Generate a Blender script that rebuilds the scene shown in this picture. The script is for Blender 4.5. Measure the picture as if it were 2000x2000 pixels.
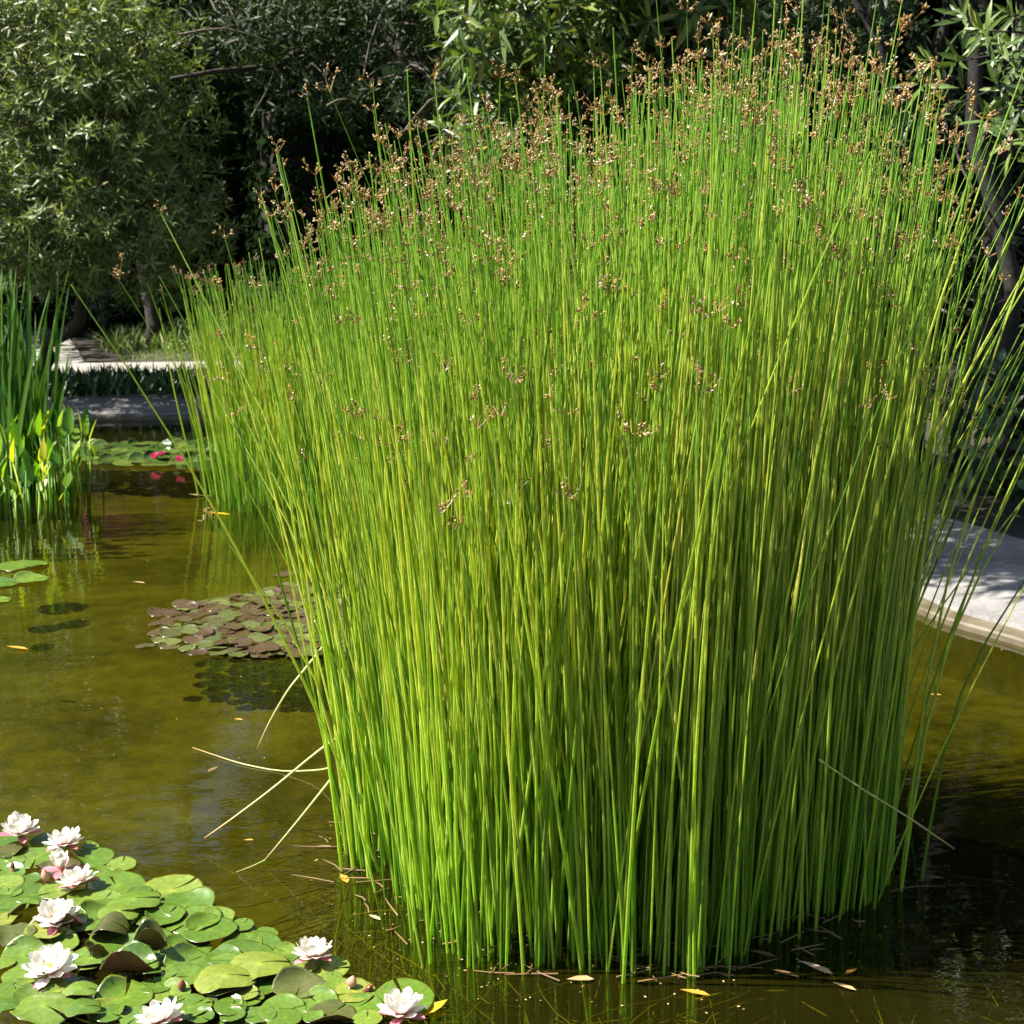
import bpy, math, random
import numpy as np
from mathutils import Matrix, Vector

random.seed(7)
rng = np.random.default_rng(7)
S = bpy.context.scene
for o in list(bpy.data.objects):
    bpy.data.objects.remove(o)
COL = S.collection

# ------------------------------------------------------------------ camera
CAM_H, PITCH, FOV = 1.55, math.radians(10.7), math.radians(40)
cd = bpy.data.cameras.new('camera')
cam = bpy.data.objects.new('camera', cd)
COL.objects.link(cam)
cam.location = (0, 0, CAM_H)
cam.rotation_euler = (math.pi / 2 - PITCH, 0, 0)
cd.sensor_width = 36
cd.angle = FOV
cd.clip_start, cd.clip_end = 0.05, 400
cd.dof.use_dof = True
cd.dof.focus_distance = 3.3
cd.dof.aperture_fstop = 10
S.camera = cam

# ------------------------------------------------------------------ world, sun, exposure
SUN_EL = math.radians(52)
SUN_DIR = Vector((-0.98, -0.14, 0)).normalized() * math.cos(SUN_EL) + Vector((0, 0, math.sin(SUN_EL)))   # towards the sun
world = bpy.data.worlds.new('World')
S.world = world
world.use_nodes = True
wn = world.node_tree.nodes
sky = wn.new('ShaderNodeTexSky')
sky.sky_type = 'NISHITA'
sky.sun_disc = False
sky.sun_elevation = SUN_EL
sky.sun_rotation = math.atan2(SUN_DIR.x, SUN_DIR.y)
bg = wn['Background']
bg.inputs['Strength'].default_value = 0.05
world.node_tree.links.new(sky.outputs[0], bg.inputs[0])
sd = bpy.data.lights.new('sun', 'SUN')
sd.energy = 5.0
sd.angle = math.radians(0.5)
sd.color = (1.0, 0.95, 0.85)
sun = bpy.data.objects.new('sun', sd)
COL.objects.link(sun)
sun.rotation_euler = SUN_DIR.to_track_quat('Z', 'Y').to_euler()
S.view_settings.view_transform = 'Standard'
S.view_settings.look = 'None'
S.view_settings.gamma = 1
S.view_settings.use_curve_mapping = False
S.view_settings.exposure = 1.68
S.render.engine = 'CYCLES'
c = S.cycles
c.max_bounces = 7
c.diffuse_bounces = 3
c.glossy_bounces = 3
c.transmission_bounces = 4
c.transparent_max_bounces = 10
c.caustics_reflective = False
c.caustics_refractive = False
c.use_denoising = True

# ------------------------------------------------------------------ picture helpers (photo position -> point in the place)
TF = math.tan(FOV / 2)
def ray(u, v):
    dx, dy = (u - .5) * 2 * TF, (.5 - v) * 2 * TF
    return np.array((dx, math.cos(PITCH) + dy * math.sin(PITCH), -math.sin(PITCH) + dy * math.cos(PITCH)))
def on_z(u, v, z=0.0):
    d = ray(u, v)
    t = (z - CAM_H) / d[2]
    return np.array((d[0] * t, d[1] * t, z))
def on_y(u, v, y):
    d = ray(u, v)
    t = y / d[1]
    return np.array((d[0] * t, y, CAM_H + d[2] * t))
def project(P):
    P = np.asarray(P, float)
    x, y, z = P[..., 0], P[..., 1], P[..., 2] - CAM_H
    dep = y * math.cos(PITCH) - z * math.sin(PITCH)
    up = y * math.sin(PITCH) + z * math.cos(PITCH)
    dep = np.maximum(dep, 1e-3)
    return .5 + x / dep / 2 / TF, .5 - up / dep / 2 / TF, dep

# ------------------------------------------------------------------ object helpers
def link(name, data, parent=None):
    o = bpy.data.objects.new(name, data)
    COL.objects.link(o)
    if parent is not None:
        o.parent = parent
    return o
def tag(o, label=None, cat=None, group=None, kind=None):
    if label: o['label'] = label
    if cat: o['category'] = cat
    if group: o['group'] = group
    if kind: o['kind'] = kind
    return o
def empty(name, loc=(0, 0, 0)):
    o = link(name, None)
    o.empty_display_size = .05
    o.location = tuple(float(a) for a in loc)
    return o
def mesh(name, V, F, mats, tint=None, along=None, fmat=None, smooth=True):
    """V (n,3), F (m,3) triangles; tint and along are per-vertex numbers that the materials read"""
    V = np.asarray(V, np.float32); F = np.asarray(F, np.int32)
    me = bpy.data.meshes.new(name)
    me.vertices.add(len(V)); me.vertices.foreach_set('co', V.ravel())
    me.loops.add(F.size); me.loops.foreach_set('vertex_index', F.ravel())
    me.polygons.add(len(F))
    me.polygons.foreach_set('loop_start', np.arange(0, F.size, 3, dtype=np.int32))
    me.polygons.foreach_set('loop_total', np.full(len(F), 3, np.int32))
    for m in (mats if isinstance(mats, (list, tuple)) else [mats]):
        me.materials.append(m)
    if fmat is not None:
        me.polygons.foreach_set('material_index', np.asarray(fmat, np.int32))
    me.polygons.foreach_set('use_smooth', np.full(len(F), smooth, bool))
    for nm, arr in (('tint', tint), ('along', along)):
        a = me.attributes.new(nm, 'FLOAT', 'POINT')
        a.data.foreach_set('value', np.zeros(len(V), np.float32) if arr is None else np.ascontiguousarray(np.broadcast_to(np.asarray(arr, np.float32), (len(V),))))
    me.update(calc_edges=True)
    me.validate()
    return me
class MB:
    """collects triangle pieces into one mesh"""
    def __init__(s): s.V, s.F, s.T, s.A, s.M, s.n = [], [], [], [], [], 0
    def add(s, V, F, tint=0.0, along=None, mat=0):
        V = np.asarray(V, float); F = np.asarray(F, int)
        s.V.append(V); s.F.append(F + s.n); s.n += len(V)
        s.T.append(np.broadcast_to(np.asarray(tint, float), (len(V),)))
        s.A.append(np.zeros(len(V)) if along is None else np.asarray(along, float))
        s.M.append(np.full(len(F), mat, int) if np.isscalar(mat) else np.asarray(mat))
    def mesh(s, name, mats, smooth=True):
        return mesh(name, np.concatenate(s.V), np.concatenate(s.F), mats, np.concatenate(s.T), np.concatenate(s.A), np.concatenate(s.M), smooth)
def scatter(mb, tpl, R, T, tints, mat=0):
    """copies of a template (V,F,along) with matrices R (k,3,3) and places T (k,3)"""
    V0, F0, A0 = tpl
    k, n = len(T), len(V0)
    V = np.einsum('kij,nj->kni', R, V0) + T[:, None, :]
    F = F0[None] + (np.arange(k) * n)[:, None, None]
    mb.add(V.reshape(-1, 3), F.reshape(-1, 3), np.repeat(tints, n), np.tile(A0, k), mat)
def tube(pts, rad, sides=6, caps=True):
    pts = np.asarray(pts, float); k = len(pts)
    rad = np.broadcast_to(np.asarray(rad, float), (k,))
    tan = np.gradient(pts, axis=0); tan /= np.linalg.norm(tan, axis=1)[:, None] + 1e-9
    ref = np.array((0, 0, 1.)) if abs(tan[:, 2]).mean() < .8 else np.array((1., 0, 0))
    a = np.cross(tan, ref); a /= np.linalg.norm(a, axis=1)[:, None] + 1e-9
    b = np.cross(tan, a)
    th = np.arange(sides) * 2 * math.pi / sides
    V = pts[:, None] + rad[:, None, None] * (np.cos(th)[None, :, None] * a[:, None] + np.sin(th)[None, :, None] * b[:, None])
    F = []
    for i in range(k - 1):
        for j in range(sides):
            p, q = i * sides + j, i * sides + (j + 1) % sides
            F += [(p, q, q + sides), (p, q + sides, p + sides)]
    if caps:
        for j in range(1, sides - 1):
            F += [(0, j + 1, j), ((k - 1) * sides, (k - 1) * sides + j, (k - 1) * sides + j + 1)]
    return V.reshape(-1, 3), np.array(F), np.repeat(np.linspace(0, 1, k), sides)
def unit(a): return a / (np.linalg.norm(a, axis=-1, keepdims=True) + 1e-9)
def curve_pts(P, n=12):
    """smooth path through points"""
    P = np.asarray(P, float)
    t = np.linspace(0, len(P) - 1, n)
    Q = np.vstack([2 * P[0] - P[1], P, 2 * P[-1] - P[-2]])
    out = []
    for x in t:
        i = min(int(x), len(P) - 2); f = x - i
        a, b, c_, d = Q[i:i + 4]
        out.append(.5 * (2 * b + (c_ - a) * f + (2 * a - 5 * b + 4 * c_ - d) * f * f + (3 * b - a - 3 * c_ + d) * f ** 3))
    return np.array(out)

# ------------------------------------------------------------------ materials
def new_mat(name):
    m = bpy.data.materials.new(name); m.use_nodes = True
    nt = m.node_tree
    return m, nt, nt.nodes['Principled BSDF'], nt.nodes['Material Output']
def ramp(nt, stops):
    r = nt.nodes.new('ShaderNodeValToRGB')
    e = r.color_ramp.elements
    while len(e) < len(stops): e.new(.5)
    for el, (p, col) in zip(e, stops):
        el.position = p; el.color = (*col, 1)
    return r
def attr(nt, name):
    a = nt.nodes.new('ShaderNodeAttribute'); a.attribute_name = name
    return a.outputs['Fac']
def math_node(nt, op, a, b=None):
    n = nt.nodes.new('ShaderNodeMath'); n.operation = op
    for i, x in enumerate((a, b)):
        if x is None: continue
        if isinstance(x, (int, float)): n.inputs[i].default_value = x
        else: nt.links.new(x, n.inputs[i])
    return n.outputs[0]
def tint_value(nt):
    oi = nt.nodes.new('ShaderNodeObjectInfo')
    return math_node(nt, 'FRACT', math_node(nt, 'ADD', attr(nt, 'tint'), oi.outputs['Random']))
def noise(nt, scale, detail=3, coord='Object'):
    tc = nt.nodes.new('ShaderNodeTexCoord'); n = nt.nodes.new('ShaderNodeTexNoise')
    n.inputs['Scale'].default_value = scale; n.inputs['Detail'].default_value = detail
    nt.links.new(tc.outputs[coord], n.inputs['Vector'])
    return n.outputs['Fac']
def streaks(nt, col, scale, lo, hi):
    tc = nt.nodes.new('ShaderNodeTexCoord'); mp = nt.nodes.new('ShaderNodeMapping'); mp.inputs['Scale'].default_value = scale
    nt.links.new(tc.outputs['Object'], mp.inputs[0])
    n = nt.nodes.new('ShaderNodeTexNoise'); n.inputs['Scale'].default_value = 1; n.inputs['Detail'].default_value = 2
    nt.links.new(mp.outputs[0], n.inputs['Vector'])
    r = ramp(nt, [(.35, lo), (.65, hi)]); nt.links.new(n.outputs['Fac'], r.inputs[0])
    mx = nt.nodes.new('ShaderNodeMixRGB'); mx.blend_type = 'MULTIPLY'; mx.inputs[0].default_value = 1
    nt.links.new(col, mx.inputs[1]); nt.links.new(r.outputs[0], mx.inputs[2])
    return mx.outputs[0]
def leaf_mat(name, stops, trans=.35, trans_col=None, rough=.42, spec=.5, along=None, use_noise=0, streak=None, veins=False):
    """thin green tissue: gloss and body colour by Principled, light coming through by Translucent"""
    m, nt, bs, out = new_mat(name)
    r = ramp(nt, stops)
    nt.links.new(tint_value(nt), r.inputs[0])
    col = r.outputs[0]
    if along:
        r2 = ramp(nt, along); nt.links.new(attr(nt, 'along'), r2.inputs[0])
        mx = nt.nodes.new('ShaderNodeMixRGB'); mx.blend_type = 'MULTIPLY'; mx.inputs[0].default_value = 1
        nt.links.new(col, mx.inputs[1]); nt.links.new(r2.outputs[0], mx.inputs[2]); col = mx.outputs[0]
    if use_noise:
        rn = ramp(nt, [(.3, (.72, .74, .7)), (.7, (1.15, 1.12, 1.1))]); nt.links.new(noise(nt, use_noise, 4), rn.inputs[0])
        mx = nt.nodes.new('ShaderNodeMixRGB'); mx.blend_type = 'MULTIPLY'; mx.inputs[0].default_value = 1
        nt.links.new(col, mx.inputs[1]); nt.links.new(rn.outputs[0], mx.inputs[2]); col = mx.outputs[0]
    if veins:
        tc = nt.nodes.new('ShaderNodeTexCoord'); sx = nt.nodes.new('ShaderNodeSeparateXYZ'); nt.links.new(tc.outputs['Object'], sx.inputs[0])
        an = math_node(nt, 'ABSOLUTE', math_node(nt, 'SINE', math_node(nt, 'MULTIPLY', math_node(nt, 'ARCTAN2', sx.outputs[1], sx.outputs[0]), 8.0)))
        rv = ramp(nt, [(0, (1.45, 1.35, 1.3)), (.10, (1, 1, 1))]); nt.links.new(an, rv.inputs[0])
        rb = ramp(nt, [(.67, (1, 1, 1)), (.73, (1.25, .75, .5))]); nt.links.new(noise(nt, 2.7, 6), rb.inputs[0])
        for rr_ in (rv, rb):
            mx = nt.nodes.new('ShaderNodeMixRGB'); mx.blend_type = 'MULTIPLY'; mx.inputs[0].default_value = 1
            nt.links.new(col, mx.inputs[1]); nt.links.new(rr_.outputs[0], mx.inputs[2]); col = mx.outputs[0]
    if streak: col = streaks(nt, col, streak, (.80, .82, .75), (1.22, 1.2, 1.2))
    nt.links.new(col, bs.inputs['Base Color'])
    bs.inputs['Roughness'].default_value = rough
    bs.inputs['Specular IOR Level'].default_value = spec
    if trans > 0:
        tr = nt.nodes.new('ShaderNodeBsdfTranslucent')
        mx = nt.nodes.new('ShaderNodeMixRGB'); mx.blend_type = 'MULTIPLY'; mx.inputs[0].default_value = 1
        nt.links.new(col, mx.inputs[1]); mx.inputs[2].default_value = (*(trans_col or (1.5, 1.5, .6)), 1)
        nt.links.new(mx.outputs[0], tr.inputs['Color'])
        ms = nt.nodes.new('ShaderNodeMixShader'); ms.inputs[0].default_value = trans
        nt.links.new(bs.outputs[0], ms.inputs[1]); nt.links.new(tr.outputs[0], ms.inputs[2])
        nt.links.new(ms.outputs[0], out.inputs['Surface'])
    return m
M = {}
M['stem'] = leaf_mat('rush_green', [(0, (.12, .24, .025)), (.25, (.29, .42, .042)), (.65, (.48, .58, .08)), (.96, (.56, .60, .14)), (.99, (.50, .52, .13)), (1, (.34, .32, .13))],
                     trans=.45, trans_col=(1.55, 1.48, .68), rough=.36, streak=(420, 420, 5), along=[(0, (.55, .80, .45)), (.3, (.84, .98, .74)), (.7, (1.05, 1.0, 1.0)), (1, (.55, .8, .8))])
M['dry_stem'] = leaf_mat('dry_rush', [(0, (.42, .42, .16)), (1, (.5, .45, .22))], trans=.15, rough=.5, along=[(0, (.8, 1, .7)), (.7, (1, 1, 1)), (1, (.8, .5, .4))])
M['head'] = leaf_mat('seed_head', [(0, (.20, .12, .02)), (.45, (.34, .18, .035)), (.75, (.44, .28, .10)), (.92, (.58, .48, .32)), (1, (.70, .65, .52))], trans=.15, trans_col=(1.2, 1, .7), rough=.6)
M['pad'] = leaf_mat('pad_top', [(0, (.065, .13, .016)), (.5, (.105, .18, .024)), (.85, (.15, .22, .035)), (1, (.20, .23, .04))], trans=.12, rough=.24, spec=.9, veins=True, use_noise=4, along=[(0, (1.5, 1.35, 1.2)), (.22, (1, 1, 1)), (.94, (1, 1, 1)), (1, (1.1, .75, .6))])
M['pad_under'] = leaf_mat('pad_underside', [(0, (.13, .045, .025)), (.6, (.12, .075, .02)), (1, (.14, .11, .02))], trans=.2, rough=.4)
M['pad_dark'] = leaf_mat('pad_bronze', [(0, (.06, .062, .022)), (1, (.085, .10, .03))], trans=.08, rough=.25, use_noise=4)
M['pad_red'] = leaf_mat('pad_red_green', [(0, (.068, .040, .022)), (.42, (.09, .062, .032)), (.62, (.085, .10, .032)), (1, (.14, .16, .05))], trans=.1, rough=.2, use_noise=5, spec=1.0)
M['pad_far'] = leaf_mat('pad_far', [(0, (.028, .06, .012)), (.6, (.055, .10, .018)), (1, (.11, .15, .03))], trans=.15, rough=.22, use_noise=10)
M['oleander'] = leaf_mat('olive_leaf', [(0, (.065, .105, .030)), (.5, (.135, .19, .06)), (.85, (.22, .28, .095)), (1, (.32, .34, .08))], trans=.25, rough=.4, spec=.4)
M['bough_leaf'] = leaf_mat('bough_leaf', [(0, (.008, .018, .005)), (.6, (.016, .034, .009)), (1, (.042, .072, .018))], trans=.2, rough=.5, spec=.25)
M['broad'] = leaf_mat('long_leaf', [(0, (.032, .066, .012)), (.5, (.070, .12, .022)), (.9, (.13, .19, .04)), (1, (.24, .24, .035))], trans=.25, rough=.42, spec=.4)
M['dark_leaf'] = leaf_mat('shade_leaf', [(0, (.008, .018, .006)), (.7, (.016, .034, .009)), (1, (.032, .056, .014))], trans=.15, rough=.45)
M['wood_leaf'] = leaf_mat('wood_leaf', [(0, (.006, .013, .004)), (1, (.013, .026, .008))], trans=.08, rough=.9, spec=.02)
M['iris'] = leaf_mat('iris_leaf', [(0, (.03, .095, .012)), (1, (.075, .17, .02))], trans=.35, rough=.6, spec=.15)
M['pickerel'] = leaf_mat('bright_leaf', [(0, (.05, .17, .010)), (.5, (.13, .28, .012)), (.85, (.26, .38, .016)), (1, (.50, .48, .025))], trans=.4, rough=.45)
M['cover'] = leaf_mat('cover_leaf', [(0, (.012, .05, .010)), (1, (.035, .10, .02))], trans=.2, rough=.35)
M['grass'] = leaf_mat('verge_grass', [(0, (.07, .14, .02)), (.7, (.14, .22, .03)), (1, (.28, .28, .09))], trans=.3, rough=.5)
M['petal'] = leaf_mat('petal', [(0, (.80, .77, .72)), (1, (.84, .82, .77))], trans=.35, trans_col=(1, .97, .95), rough=.5, spec=.3,
                      along=[(0, (1, .42, .48)), (.2, (1, .80, .81)), (.48, (1, 1, 1))])
M['sepal'] = leaf_mat('sepal', [(0, (.55, .13, .18)), (1, (.66, .22, .27))], trans=.2, trans_col=(1.1, .8, .8), rough=.45, along=[(0, (.8, .7, .7)), (1, (1.1, 1.3, 1.3))])
M['pink_petal'] = leaf_mat('pink_petal', [(0, (.55, .03, .14)), (1, (.62, .10, .24))], trans=.3, trans_col=(1.1, .8, .9), rough=.5)
M['stamen'] = leaf_mat('stamen', [(0, (.78, .50, .04)), (1, (.85, .62, .10))], trans=.2, trans_col=(1, 1, .6), rough=.5)
M['bud'] = leaf_mat('bud', [(0, (.13, .035, .025)), (1, (.26, .08, .05))], trans=.1, rough=.3, along=[(0, (.7, 1, .6)), (1, (1, 1, 1))])
M['pale_bud'] = leaf_mat('pale_bud', [(0, (.5, .25, .18)), (1, (.6, .34, .26))], trans=.1, rough=.35)
M['yellow_leaf'] = leaf_mat('yellow_dead_leaf', [(0, (.62, .42, .015)), (1, (.68, .46, .02))], trans=.15, rough=.5, use_noise=30)
M['orange_leaf'] = leaf_mat('orange_dead_leaf', [(0, (.55, .26, .03)), (1, (.65, .34, .05))], trans=.15, rough=.5)
M['tan_leaf'] = leaf_mat('tan_dead_leaf', [(0, (.42, .26, .12)), (1, (.58, .40, .24))], trans=.1, rough=.55, use_noise=40)
M['brown_leaf'] = leaf_mat('brown_dead_leaf', [(0, (.12, .065, .022)), (1, (.25, .15, .055))], trans=.1, rough=.5, use_noise=40)
M['weed'] = leaf_mat('weed', [(0, (.10, .09, .01)), (1, (.20, .17, .03))], trans=.1, rough=.6)

def bark(name, c0, c1, scale=9):
    m, nt, bs, out = new_mat(name)
    r = ramp(nt, [(.3, c0), (.7, c1)]); f = noise(nt, scale, 6)
    nt.links.new(f, r.inputs[0]); nt.links.new(r.outputs[0], bs.inputs['Base Color'])
    bs.inputs['Roughness'].default_value = .85
    b = nt.nodes.new('ShaderNodeBump'); b.inputs['Strength'].default_value = .6; b.inputs['Distance'].default_value = .02
    nt.links.new(f, b.inputs['Height']); nt.links.new(b.outputs[0], bs.inputs['Normal'])
    return m
M['bark'] = bark('dark_bark', (.014, .010, .007), (.038, .028, .020))
M['far_bark'] = bark('far_bark', (.005, .004, .003), (.014, .011, .008))
M['twig'] = bark('pale_twig', (.07, .052, .038), (.15, .12, .09), 30)

m, nt, bs, out = new_mat('concrete')
r = ramp(nt, [(.32, (.10, .092, .085)), (.5, (.185, .175, .17)), (.68, (.26, .25, .24))])
f1, f2 = noise(nt, 3.5, 8), noise(nt, 55, 4)
nt.links.new(math_node(nt, 'ADD', math_node(nt, 'MULTIPLY', f1, .65), math_node(nt, 'MULTIPLY', f2, .35)), r.inputs[0])
nt.links.new(r.outputs[0], bs.inputs['Base Color']); bs.inputs['Roughness'].default_value = .8
b = nt.nodes.new('ShaderNodeBump'); b.inputs['Strength'].default_value = .35; b.inputs['Distance'].default_value = .006
nt.links.new(f2, b.inputs['Height']); nt.links.new(b.outputs[0], bs.inputs['Normal'])
M['concrete'] = m
m, nt, bs, out = new_mat('wet_edge')
r = ramp(nt, [(.3, (.07, .055, .03)), (.7, (.16, .135, .09))]); nt.links.new(noise(nt, 9, 6), r.inputs[0])
nt.links.new(r.outputs[0], bs.inputs['Base Color']); bs.inputs['Roughness'].default_value = .55
M['edge'] = m
m, nt, bs, out = new_mat('soil')
r = ramp(nt, [(.3, (.018, .015, .009)), (.55, (.035, .028, .016)), (.8, (.03, .036, .012))]); nt.links.new(noise(nt, 2.3, 10), r.inputs[0])
nt.links.new(r.outputs[0], bs.inputs['Base Color']); bs.inputs['Roughness'].default_value = .9
M['soil'] = m
m, nt, bs, out = new_mat('path_gravel')
r = ramp(nt, [(.3, (.20, .18, .155)), (.7, (.34, .315, .28))])
f1, f2 = noise(nt, 60, 6), noise(nt, 1.4, 4)
nt.links.new(math_node(nt, 'ADD', math_node(nt, 'MULTIPLY', f1, .5), math_node(nt, 'MULTIPLY', f2, .5)), r.inputs[0])
nt.links.new(r.outputs[0], bs.inputs['Base Color']); bs.inputs['Roughness'].default_value = .9
M['gravel'] = m
m, nt, bs, out = new_mat('pond_mud')
r = ramp(nt, [(.30, (.016, .015, .004)), (.43, (.055, .050, .012)), (.55, (.105, .094, .021)), (.72, (.18, .165, .05))])
f1, f2, f3 = noise(nt, 1.6, 8), noise(nt, 11, 6), noise(nt, 60, 3)
s = math_node(nt, 'ADD', math_node(nt, 'MULTIPLY', f1, .5), math_node(nt, 'MULTIPLY', f2, .35))
nt.links.new(math_node(nt, 'ADD', s, math_node(nt, 'MULTIPLY', f3, .15)), r.inputs[0])
nt.links.new(r.outputs[0], bs.inputs['Base Color']); bs.inputs['Roughness'].default_value = 1
bs.inputs['Specular IOR Level'].default_value = 0
M['mud'] = m
# water: clear-brown, reflecting by Fresnel, slightly murky
m = bpy.data.materials.new('pond_water'); m.use_nodes = True
nt = m.node_tree; nt.nodes.clear()
out = nt.nodes.new('ShaderNodeOutputMaterial')
tr = nt.nodes.new('ShaderNodeBsdfTransparent'); tr.inputs[0].default_value = (.585, .595, .22, 1)
df = nt.nodes.new('ShaderNodeBsdfDiffuse'); df.inputs[0].default_value = (.075, .068, .008, 1)
gl = nt.nodes.new('ShaderNodeBsdfGlossy'); gl.inputs['Roughness'].default_value = .015; gl.inputs[0].default_value = (1, 1, 1, 1)
fr = nt.nodes.new('ShaderNodeFresnel'); fr.inputs['IOR'].default_value = 1.34
tc = nt.nodes.new('ShaderNodeTexCoord')
mp = nt.nodes.new('ShaderNodeMapping'); nt.links.new(tc.outputs['Object'], mp.inputs[0]); mp.inputs['Scale'].default_value = (1, 1.6, 1)
n1 = nt.nodes.new('ShaderNodeTexNoise'); n1.inputs['Scale'].default_value = 6; n1.inputs['Detail'].default_value = 3
nt.links.new(mp.outputs[0], n1.inputs['Vector'])
b = nt.nodes.new('ShaderNodeBump'); b.inputs['Strength'].default_value = .06; b.inputs['Distance'].default_value = .03
nt.links.new(n1.outputs[0], b.inputs['Height'])
nt.links.new(b.outputs[0], gl.inputs['Normal']); nt.links.new(b.outputs[0], fr.inputs['Normal'])
m1 = nt.nodes.new('ShaderNodeMixShader'); m1.inputs[0].default_value = .09
nt.links.new(tr.outputs[0], m1.inputs[1]); nt.links.new(df.outputs[0], m1.inputs[2])
m2 = nt.nodes.new('ShaderNodeMixShader'); nt.links.new(fr.outputs[0], m2.inputs[0])
nt.links.new(m1.outputs[0], m2.inputs[1]); nt.links.new(gl.outputs[0], m2.inputs[2])
nt.links.new(m2.outputs[0], out.inputs[0])
M['water'] = m

# ------------------------------------------------------------------ the setting: pond, kerb, ground, path
BED = -.22
outline = np.array([(1.76, 5.8), (1.55, 6.7), (1.05, 7.7), (.25, 9.1), (-.6, 10.9), (-1.6, 12.2), (-2.8, 12.7), (-4.2, 12.45), (-5.6, 11.4),
                    (-6.8, 9), (-7, 5), (-5.6, 1.9), (-2, 1.0), (1.6, 1.0), (3.2, 2.3), (2.75, 4.0), (2.03, 5.3)])
n_o = len(outline)
ring = []
for i in range(n_o):
    a, b_, c_, d_ = (outline[(i + k) % n_o] for k in (-1, 0, 1, 2))
    for f in np.linspace(0, 1, 10, endpoint=False):
        ring.append(.5 * (2 * b_ + (c_ - a) * f + (2 * a - 5 * b_ + 4 * c_ - d_) * f * f + (3 * b_ - a - 3 * c_ + d_) * f ** 3))
ring = np.array(ring); NR = len(ring)
tan = np.roll(ring, -1, 0) - np.roll(ring, 1, 0); tan = unit(tan)
nor = np.stack([tan[:, 1], -tan[:, 0]], 1)
cen = np.array((-1.8, 6.2))
if ((ring - cen) * nor).sum() < 0: nor = -nor
def at_off(off, z):
    p = ring + nor * off
    return np.column_stack([p, np.full(NR, z)])
def loft(rows):
    V = np.concatenate(rows); F = []
    for k in range(len(rows) - 1):
        for i in range(NR):
            p, q = k * NR + i, k * NR + (i + 1) % NR
            F += [(p, q, q + NR), (p, q + NR, p + NR)]
    return V, np.array(F)
def fan(z, off):
    V = np.vstack([at_off(off, z), [(cen[0], cen[1], z)]])
    return V, np.array([(i, (i + 1) % NR, NR) for i in range(NR)])
V, F = fan(BED, .02); tag(link('pond_bed', mesh('pond_bed', V, F, M['mud'])), kind='structure')
V, F = fan(0, .02); tag(link('water', mesh('water', V, F, M['water'])), kind='structure')
V, F = loft([at_off(.085, .02), at_off(.10, .052), at_off(.35, .085), at_off(.90, .145), at_off(.93, .10)])
kerb = tag(link('kerb', mesh('kerb', V, F, M['concrete'], smooth=False)), kind='structure')
V, F = loft([at_off(0, -.012), at_off(0, .022), at_off(.006, .032), at_off(.09, .036), at_off(.09, 0)])
wall_rows = [at_off(0, BED - .05), at_off(0, -.012)]
Vw, Fw = loft(wall_rows)
link('side_wall', mesh('side_wall', Vw, Fw, M['mud']), bpy.data.objects['pond_bed'])
link('edge_strip', mesh('edge_strip', V, F, M['edge'], smooth=False), kerb)

th_ = np.linspace(0, 2 * math.pi, 72, endpoint=False)  # added dark mound: its colour stands in for shade on the front water
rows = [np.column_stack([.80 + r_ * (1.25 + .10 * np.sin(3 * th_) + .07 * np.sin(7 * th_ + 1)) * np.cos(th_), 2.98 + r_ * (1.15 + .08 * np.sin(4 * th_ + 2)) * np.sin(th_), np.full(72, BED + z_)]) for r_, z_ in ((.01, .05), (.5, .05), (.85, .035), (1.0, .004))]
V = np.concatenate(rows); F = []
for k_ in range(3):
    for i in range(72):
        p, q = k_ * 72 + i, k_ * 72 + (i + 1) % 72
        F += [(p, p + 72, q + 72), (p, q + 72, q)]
m, nt, bs, out = new_mat('mound_shade')  # shade of the water put into a near-black brown
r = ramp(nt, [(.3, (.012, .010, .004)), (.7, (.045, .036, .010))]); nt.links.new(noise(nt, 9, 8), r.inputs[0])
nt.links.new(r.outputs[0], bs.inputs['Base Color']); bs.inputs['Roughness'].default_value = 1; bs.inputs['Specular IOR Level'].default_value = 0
tag(link('shade_mound', mesh('shade_mound', V, np.array(F), m)), kind='structure')

def hill(x, y):
    return .125 + 11 * np.clip((y - 25) / 16, 0, 1) ** 1.3 + .02 * np.sin(x * 1.7) * np.sin(y * 1.3)
rows = [at_off(.91, .125)]
base = ring + nor * .91
for s in (1.06, 1.13, 1.22, 1.35, 1.5, 1.7, 1.95, 2.25, 2.6, 3, 3.5, 4.2, 5.5, 8, 14, 26):
    p = cen + (base - cen) * s
    rows.append(np.column_stack([p, hill(p[:, 0], p[:, 1])]))
V, F = loft(rows)
tag(link('ground', mesh('ground', V, F, M['soil'])), kind='structure')
def sheet(name, poly, mat, z):
    poly = np.array(poly); V = np.column_stack([poly, np.full(len(poly), z)])
    k = len(poly) // 2
    F = []
    for i in range(k - 1):
        F += [(i, i + 1, 2 * k - 2 - i), (i, 2 * k - 2 - i, 2 * k - 1 - i)]
    return tag(link(name, mesh(name, V, F, mat)), kind='structure')
sheet('path', [(-9, 15.6), (-7, 15.5), (-5, 15.6), (-3, 15.9), (-1, 16.3), (2, 16.6), (2, 18.3), (-1, 18.0), (-3, 17.6), (-5, 17.2), (-7, 17.2), (-9, 17.2)], M['gravel'], .152)
sheet('path', [(-7.6, 17.1), (-7.9, 19.5), (-8.4, 22), (-9.0, 25), (-7.6, 25), (-6.9, 22), (-6.0, 19.5), (-5.2, 17.15)], M['gravel'], .158)

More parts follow.
